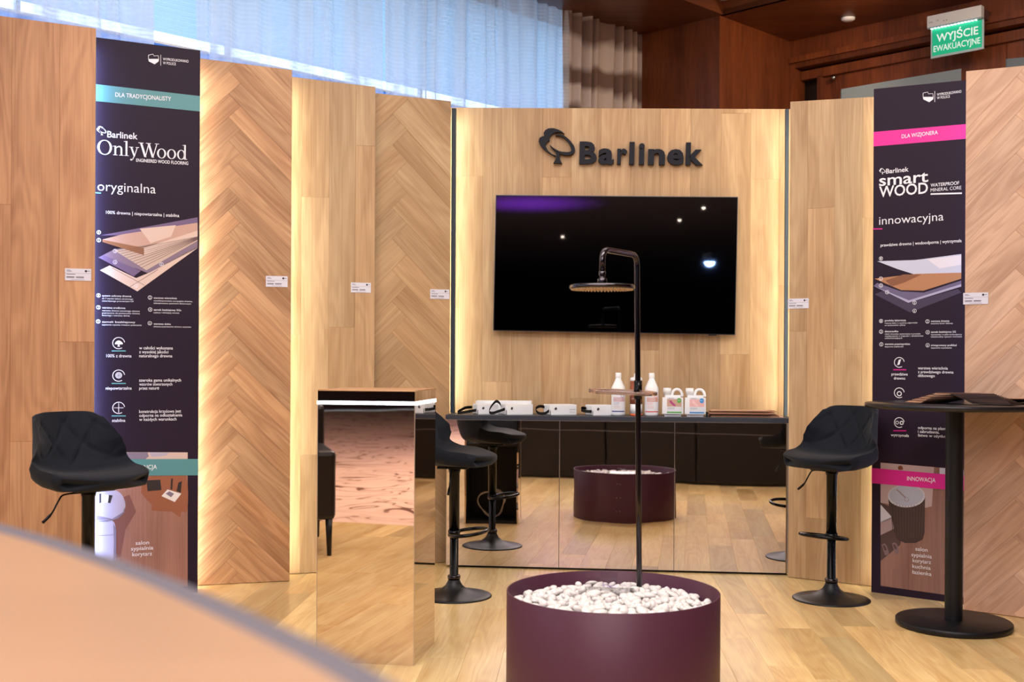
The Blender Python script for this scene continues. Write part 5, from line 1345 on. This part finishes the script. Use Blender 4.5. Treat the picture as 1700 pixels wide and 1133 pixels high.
def jerry(x, dep, lab, acc, pic_c, rz=0):
    t = on_cab('jerrycan', lab, 'jerrycan', x, dep, math.radians(rz), 'white jerrycans with pictures')
    w_, d_, h_ = 0.125, 0.075, 0.125
    bm = bmesh.new(); box(bm, -w_ / 2, w_ / 2, 0, d_, 0, h_, 0.0)
    for v in bm.verts:
        if v.co.z > .1: v.co.x *= 0.96
    bmesh.ops.bevel(bm, geom=bm.edges[:], offset=0.014, segments=4, affect='EDGES'); obj('can_body', bm, WHITEP, t, True, 60)
    bm = bmesh.new(); lathe(bm, [(.021, h_ - .002), (.021, h_ + .012), (.0235, h_ + .013), (.0235, h_ + .040), (.021, h_ + .042), (0, h_ + .042)], 28, c=(-w_ / 2 + .030, d_ / 2), cap1=False); obj('cap', bm, WHITEP, t, True, 40)
    bm = bmesh.new(); pts = smooth_pts([(-.004, d_ / 2, h_ - .004), (.003, d_ / 2, h_ + .022), (.018, d_ / 2, h_ + .033), (.038, d_ / 2, h_ + .031), (.052, d_ / 2, h_ + .014), (.056, d_ / 2, h_ - .008)], 4)
    tube(bm, pts, 0.010, 12, flat=(0.011, 0.0085)); obj('handle', bm, WHITEP, t, True, 60)
    f_ = lambda u, v, d: (u, -d, v); bm = bmesh.new()
    ms = [mat('label_white', (222, 224, 232)), mat('label_j' + acc[0], acc[1], 0.4), mat('label_pic' + acc[0], pic_c[0], 0.4), mat('label_pic2' + acc[0], pic_c[1], 0.4), LABI, mat('label_qr_grey', (120, 118, 124), 0.5)]
    def R(u0, u1, v0, v1, d, mi): prism(bm, [(u0, v0), (u1, v0), (u1, v1), (u0, v1)], d, None, f_, mi)
    R(-.034, .050, .018, .112, .0005, 0); R(-.034, .050, .058, .102, .0009, 2); R(-.034, .050, .020, .028, .0009, 1)
    prism(bm, blob([(-.022, .088), (-.012, .096), (-.004, .086), (.016, .066), (.010, .060), (-.008, .072)], 3), .0012, None, f_, 3)
    put_text(bm, 'Barlinek', -.024, .006, .1045, .005, f_, .0009, mi=4)
    for k in range(2): R(-.03, .01, .050 - k * .006, .0515 - k * .006, .0009, 5)
    prism(bm, [(.036 + .0125 * math.cos(2 * PI * i / 20), .094 + .0145 * math.sin(2 * PI * i / 20)) for i in range(20)], .0014, None, f_, 1)
    put_text(bm, 'BIO' if acc[0] == 'green' else 'MAX', .029, .043, .092, .006, f_, .0018, mi=0)
    flat(bm); obj('printed_label', bm, ms, t)
jerry(1117, 0.07, 'white jerrycan with a green round sticker, left one of the pair', ('green', (84, 168, 66)), ((196, 160, 140), (176, 70, 130)))
jerry(1154.5, 0.065, 'white jerrycan with a blue round sticker, right one of the pair', ('bluebright', (52, 140, 210)), ((226, 180, 180), (236, 200, 200)))
# boards stack at the right end of the worktop
p = on_top(1176, 0.06)
random.seed(11)
for k in range(11):
    l_ = 0.42 - (k % 3) * 0.018 - k * 0.006; 
    m_ = lm[0] if k % 2 == 0 else wood('leaflet_brown', (168, 112, 84), (120, 76, 56), 0.4)
    q = CABP0 + CABd * ((p - CABP0).dot(CABd) + random.uniform(-.0, .03)) - cabn * (0.05 + random.uniform(0, .03))
    o = leaflet(q.x, q.y, ctop + 0.0035 * k + 0.0005, crz + random.uniform(-.02, .02), m_, 'brown leaflet in the stack at the right end of the worktop', 'leaflets stacked on the worktop', l_, 0.18, 0.0028)
    o.rotation_euler.z = crz + random.uniform(-.015, .015)
    for v in o.data.vertices: v.co.y += 0.18
q = on_top(1173.5, 0.03); o = boxo('clip', (-0.006, 0.006, 0, 0.02, 0, 0.03), BLACK, None, bev=0.001); o.location = q; o.rotation_euler = (0, 0, crz); tag(o, 'small black clip standing beside the leaflet stack', 'clip')

# ------------------------------------------------------------------ foreground table (blurred, lower left)
edge = [(-40, 858), (0, 870), (100, 897), (200, 930), (300, 967), (400, 1010), (480, 1046), (560, 1083), (620, 1114), (680, 1148), (760, 1200)]
FZ = 1.05
ep = [at_z(x, y, FZ) for x, y in edge]
ep = [Vector((p.x, p.y)) for p in ep]
poly = [tuple(p) for p in ep] + [(0.02, 0.30), (-0.45, 0.25), (-1.15, 0.75), (-1.05, 1.35)]
def inset_path(pts, d):
    out = []
    for i, p in enumerate(pts):
        a = Vector(pts[i - 1]); b = Vector(pts[(i + 1) % len(pts)]); t = (b - a).normalized(); out.append(tuple(Vector(p) + Vector((t.y, -t.x)) * d))
    return out
if parea(poly) < 0: sgn_ = 1
else: sgn_ = -1
inner = inset_path(poly, 0.028 * sgn_)
ft = thing('table', 'blurred oak-topped table with a dark rim in the near left foreground', 'table', (-0.5, 0.8, 0))
off2 = Vector((0.5, -0.8))
P2 = [tuple(Vector(p) + off2) for p in poly]; I2 = [tuple(Vector(p) + off2) for p in inner]
bm = bmesh.new(); prism(bm, I2, FZ - 0.02, FZ + 0.0005, lambda u, v, d: (u, v, d)); obj('tabletop', flat(bm), TABLEW, ft)
bm = bmesh.new(); n = len(P2)
vt = [[bm.verts.new((p[0], p[1], z)) for p in q] for q, z in ((P2, FZ - .03), (P2, FZ), (I2, FZ), (I2, FZ - .03))]
for a in range(4):
    A, B = vt[a], vt[(a + 1) % 4]
    for i in range(n): bm.faces.new((A[i], A[(i + 1) % n], B[(i + 1) % n], B[i]))
obj('rim', flat(bm), mat('grey_rim', (92, 88, 98), 0.5), ft)
bm = bmesh.new(); lathe(bm, [(0, 0), (.24, 0), (.25, .006), (.25, .014), (.045, .02), (.04, .03), (.04, FZ - .03), (0, FZ - .03)], 32, cap0=False, cap1=False); o = obj('pedestal', bm, BLACK, ft, True, 40); o.location = (-0.20, -0.12, 0)

# ------------------------------------------------------------------ seen only in the mirrors
def reflect(p, P, n):
    n = n.normalized(); return p - n * (2 * (p - P).dot(n))
def mirror_floor(x, y): return reflect(at_z(x, y), CABP, cabn)
A = mirror_floor(1314, 811); B = mirror_floor(862, 793)
A.z = B.z = 0
sd = (B - A); sl = sd.length; srz = math.atan2(sd.y, sd.x)
sofa = thing('sofa', 'long low black leather sofa, its back mirrored in the cabinet doors', 'sofa', A, srz)
# the back faces the cabinet (local -y)
for k in range(3):
    u0, u1 = sl * k / 3 + .004, sl * (k + 1) / 3 - .004
    boxo('back_panel', (u0, u1, 0.0, 0.16, 0.02, 0.68), LEATHER, sofa, bev=0.02)
    boxo('seat_cushion', (u0, u1, 0.165, 0.56, 0.216, 0.42), LEATHER, sofa, bev=0.03)
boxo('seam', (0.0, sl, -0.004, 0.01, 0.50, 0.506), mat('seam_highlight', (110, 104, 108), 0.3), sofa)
boxo('base', (0.0, sl, 0.02, 0.56, 0.0, 0.215), LEATHER, sofa, bev=0.01)
# armchair mirrored in the podium
podn = Vector((pd.y, -pd.x, 0))
def pod_floor(x, y): return reflect(at_z(x, y), pl_, podn)
ac = pod_floor(546, 922); ac.z = 0
arm = thing('armchair', 'black leather armchair on tapered legs, mirrored in the podium front', 'armchair', ac, math.radians(-34))
W3 = 0.78
# local x towards the room's left, the leg we see stands at the origin
def abx(n_, d_, bev=0.03): return boxo(n_, d_, LEATHER, arm, bev)
abx('seat_cushion', (-W3 + .12, -0.06, -0.62, 0.0, 0.22, 0.46)); abx('armrest', (-0.10, 0.04, -0.68, 0.03, 0.22, 0.66)); abx('armrest', (-W3, -W3 + .14, -0.68, 0.03, 0.22, 0.66))
abx('backrest', (-W3, 0.04, -0.80, -0.64, 0.22, 0.92))
for x, y in ((0.0, 0.0), (-W3 + .05, 0.0), (0.0, -.74), (-W3 + .05, -.74)):
    bm = bmesh.new(); lathe(bm, [(.014, 0), (.024, .225)], 12, c=(x, y)); obj('leg', bm, BLACK, arm, True)
# ------------------------------------------------------------------ exit sign, downlight
n_dw = Vector((1, 1, 0)) / S2
ep_ = Vector((*on_dw(1590), 0)) - n_dw * 0.16
def eu(x, y): return at_plane(x, y, ep_, n_dw)
A, B = eu(1541, 46), eu(1631, 28); zt = (eu(1541, 28).z + eu(1631, 9.5).z) / 2; zb = (eu(1541, 47).z + eu(1631, 31).z) / 2
ww = (B - A).length; ez = math.atan2((B - A).y, (B - A).x)
ex = thing('exit_sign', 'lit green evacuation exit sign hanging near the ceiling', 'sign', (A.x, A.y, zb), ez)
hh = zt - zb
boxo('housing', (0, ww, -0.02, 0.03, 0, hh), WHITE, ex, bev=0.002)
bm = bmesh.new(); box(bm, ww - 0.06, ww - .01, 0.03, 0.16, 0.01, hh - 0.01); obj('wall_bracket', bm, mat('bracket_brown', (96, 66, 60), 0.5), ex)
boxo('lens', (0.01, ww + 0.01, -0.034, -0.004, -0.010, 0.0), mat('lens_clear', (220, 236, 240), 0.1, trans=0.6), ex)
EMW = led('exit_led', (0.75, 1.0, 0.97), 6.0)
for k in range(14): boxo('led', (0.03 + k * (ww - .05) / 14, 0.03 + k * (ww - .05) / 14 + 0.012, -0.026, -0.010, -0.012, -0.010), EMW, ex)
ph = zb - (eu(1549, 97).z + eu(1635, 81.5).z) / 2
boxo('plate_rim', (0.022, ww + 0.012, -0.006, 0.004, -ph, -0.012), mat('acrylic_rim', (214, 232, 236), 0.15, trans=0.3), ex)
GRN = mat('exit_green', (24, 168, 124), 0.5, emit=0.55)
boxo('green_panel', (0.034, ww + 0.0, -0.0085, -0.006, -ph + 0.016, -0.014), GRN, ex)
bm = bmesh.new(); f_ = lambda u, v, d: (u, -0.0092, v)
gw = ww - 0.034
put_text(bm, 'WYJŚCIE', 0.034 + gw * .09, 0.034 + gw * .93, -0.014 - (ph - .03) * .50, (ph - .03) * .30, f_, 0, off=0.03)
put_text(bm, 'EWAKUACYJNE', 0.034 + gw * .03, 0.034 + gw * .97, -0.014 - (ph - .03) * .86, (ph - .03) * .24, f_, 0, off=0.015)
obj('lettering', flat(bm), mat('exit_white', (226, 240, 238), 0.5, emit=0.5), ex)
bm = bmesh.new(); f_ = lambda u, v, d: (u, -0.0212, v)
for k in range(2): prism(bm, [(ww * (.32 + k * .05) + .004 * math.cos(i), hh * .35 + .004 * math.sin(i)) for i in [j * PI / 4 for j in range(8)]], 0, None, f_)
put_text(bm, 'IP42', ww * .04, ww * .11, hh * .38, .008, f_, 0, off=0); put_text(bm, 'CE', ww * .18, ww * .22, hh * .42, .010, f_, 0, off=0)
obj('printed_marks', flat(bm), LABI, ex)
q = at_z(1408, 30, HS - 0.001)
bm = bmesh.new(); lathe(bm, [(0, -.022), (.035, -.022), (.05, -.012), (.052, 0), (0, 0)], 32, cap0=False, cap1=False)
o = obj('smoke_detector', bm, WHITEP, None, True, 50); o.location = q; tag(o, 'round white smoke detector on the brown wooden ceiling', 'detector')

# lamps behind the camera that the dark television screen mirrors
def tv_mirror(x, y, Yv):
    r = ray(x, y); return reflect(O + r * Yv, tvp, tvn)
def lamp(name, label, p, r_, col, st, aim=None):
    t = thing(name, label, 'lamp', p)
    bm = bmesh.new(); bmesh.ops.create_uvsphere(bm, u_segments=16, v_segments=10, radius=r_); obj('bulb', bm, led(name + '_glow_%d' % int(st), col, st), t, True)
    bm = bmesh.new(); lathe(bm, [(r_ * 1.3, -r_ * .2), (r_ * 1.4, r_ * 1.2), (0, r_ * 1.6)], 20, cap0=False, cap1=False); obj('housing', bm, BLACK, t, True)
    return t
lamp('stage_light', 'blue stage light mirrored in the television screen', tv_mirror(1178, 434, 16.0), 0.075, (0.25, 0.45, 1.0), 420.0)
for x, y, Yv in ((1168, 344.5, 17.5), (1128, 365, 20), (934, 392.5, 22)):
    p = tv_mirror(x, y, Yv); lamp('downlight', 'small warm downlight mirrored %s in the television' % ('top right' if Yv < 18 else 'right of centre' if Yv < 21 else 'left of centre'), p, 0.026, (1.0, 0.8, 0.65), 120.0)
p = tv_mirror(880, 325, 19)
p = tv_mirror(880, 338, 19.7)
spot('uplight_purple', (p.x, p.y, 2.4), (p.x, p.y, 3.9), 1000, (0.36, 0.04, 1.0), 90, 1.0)
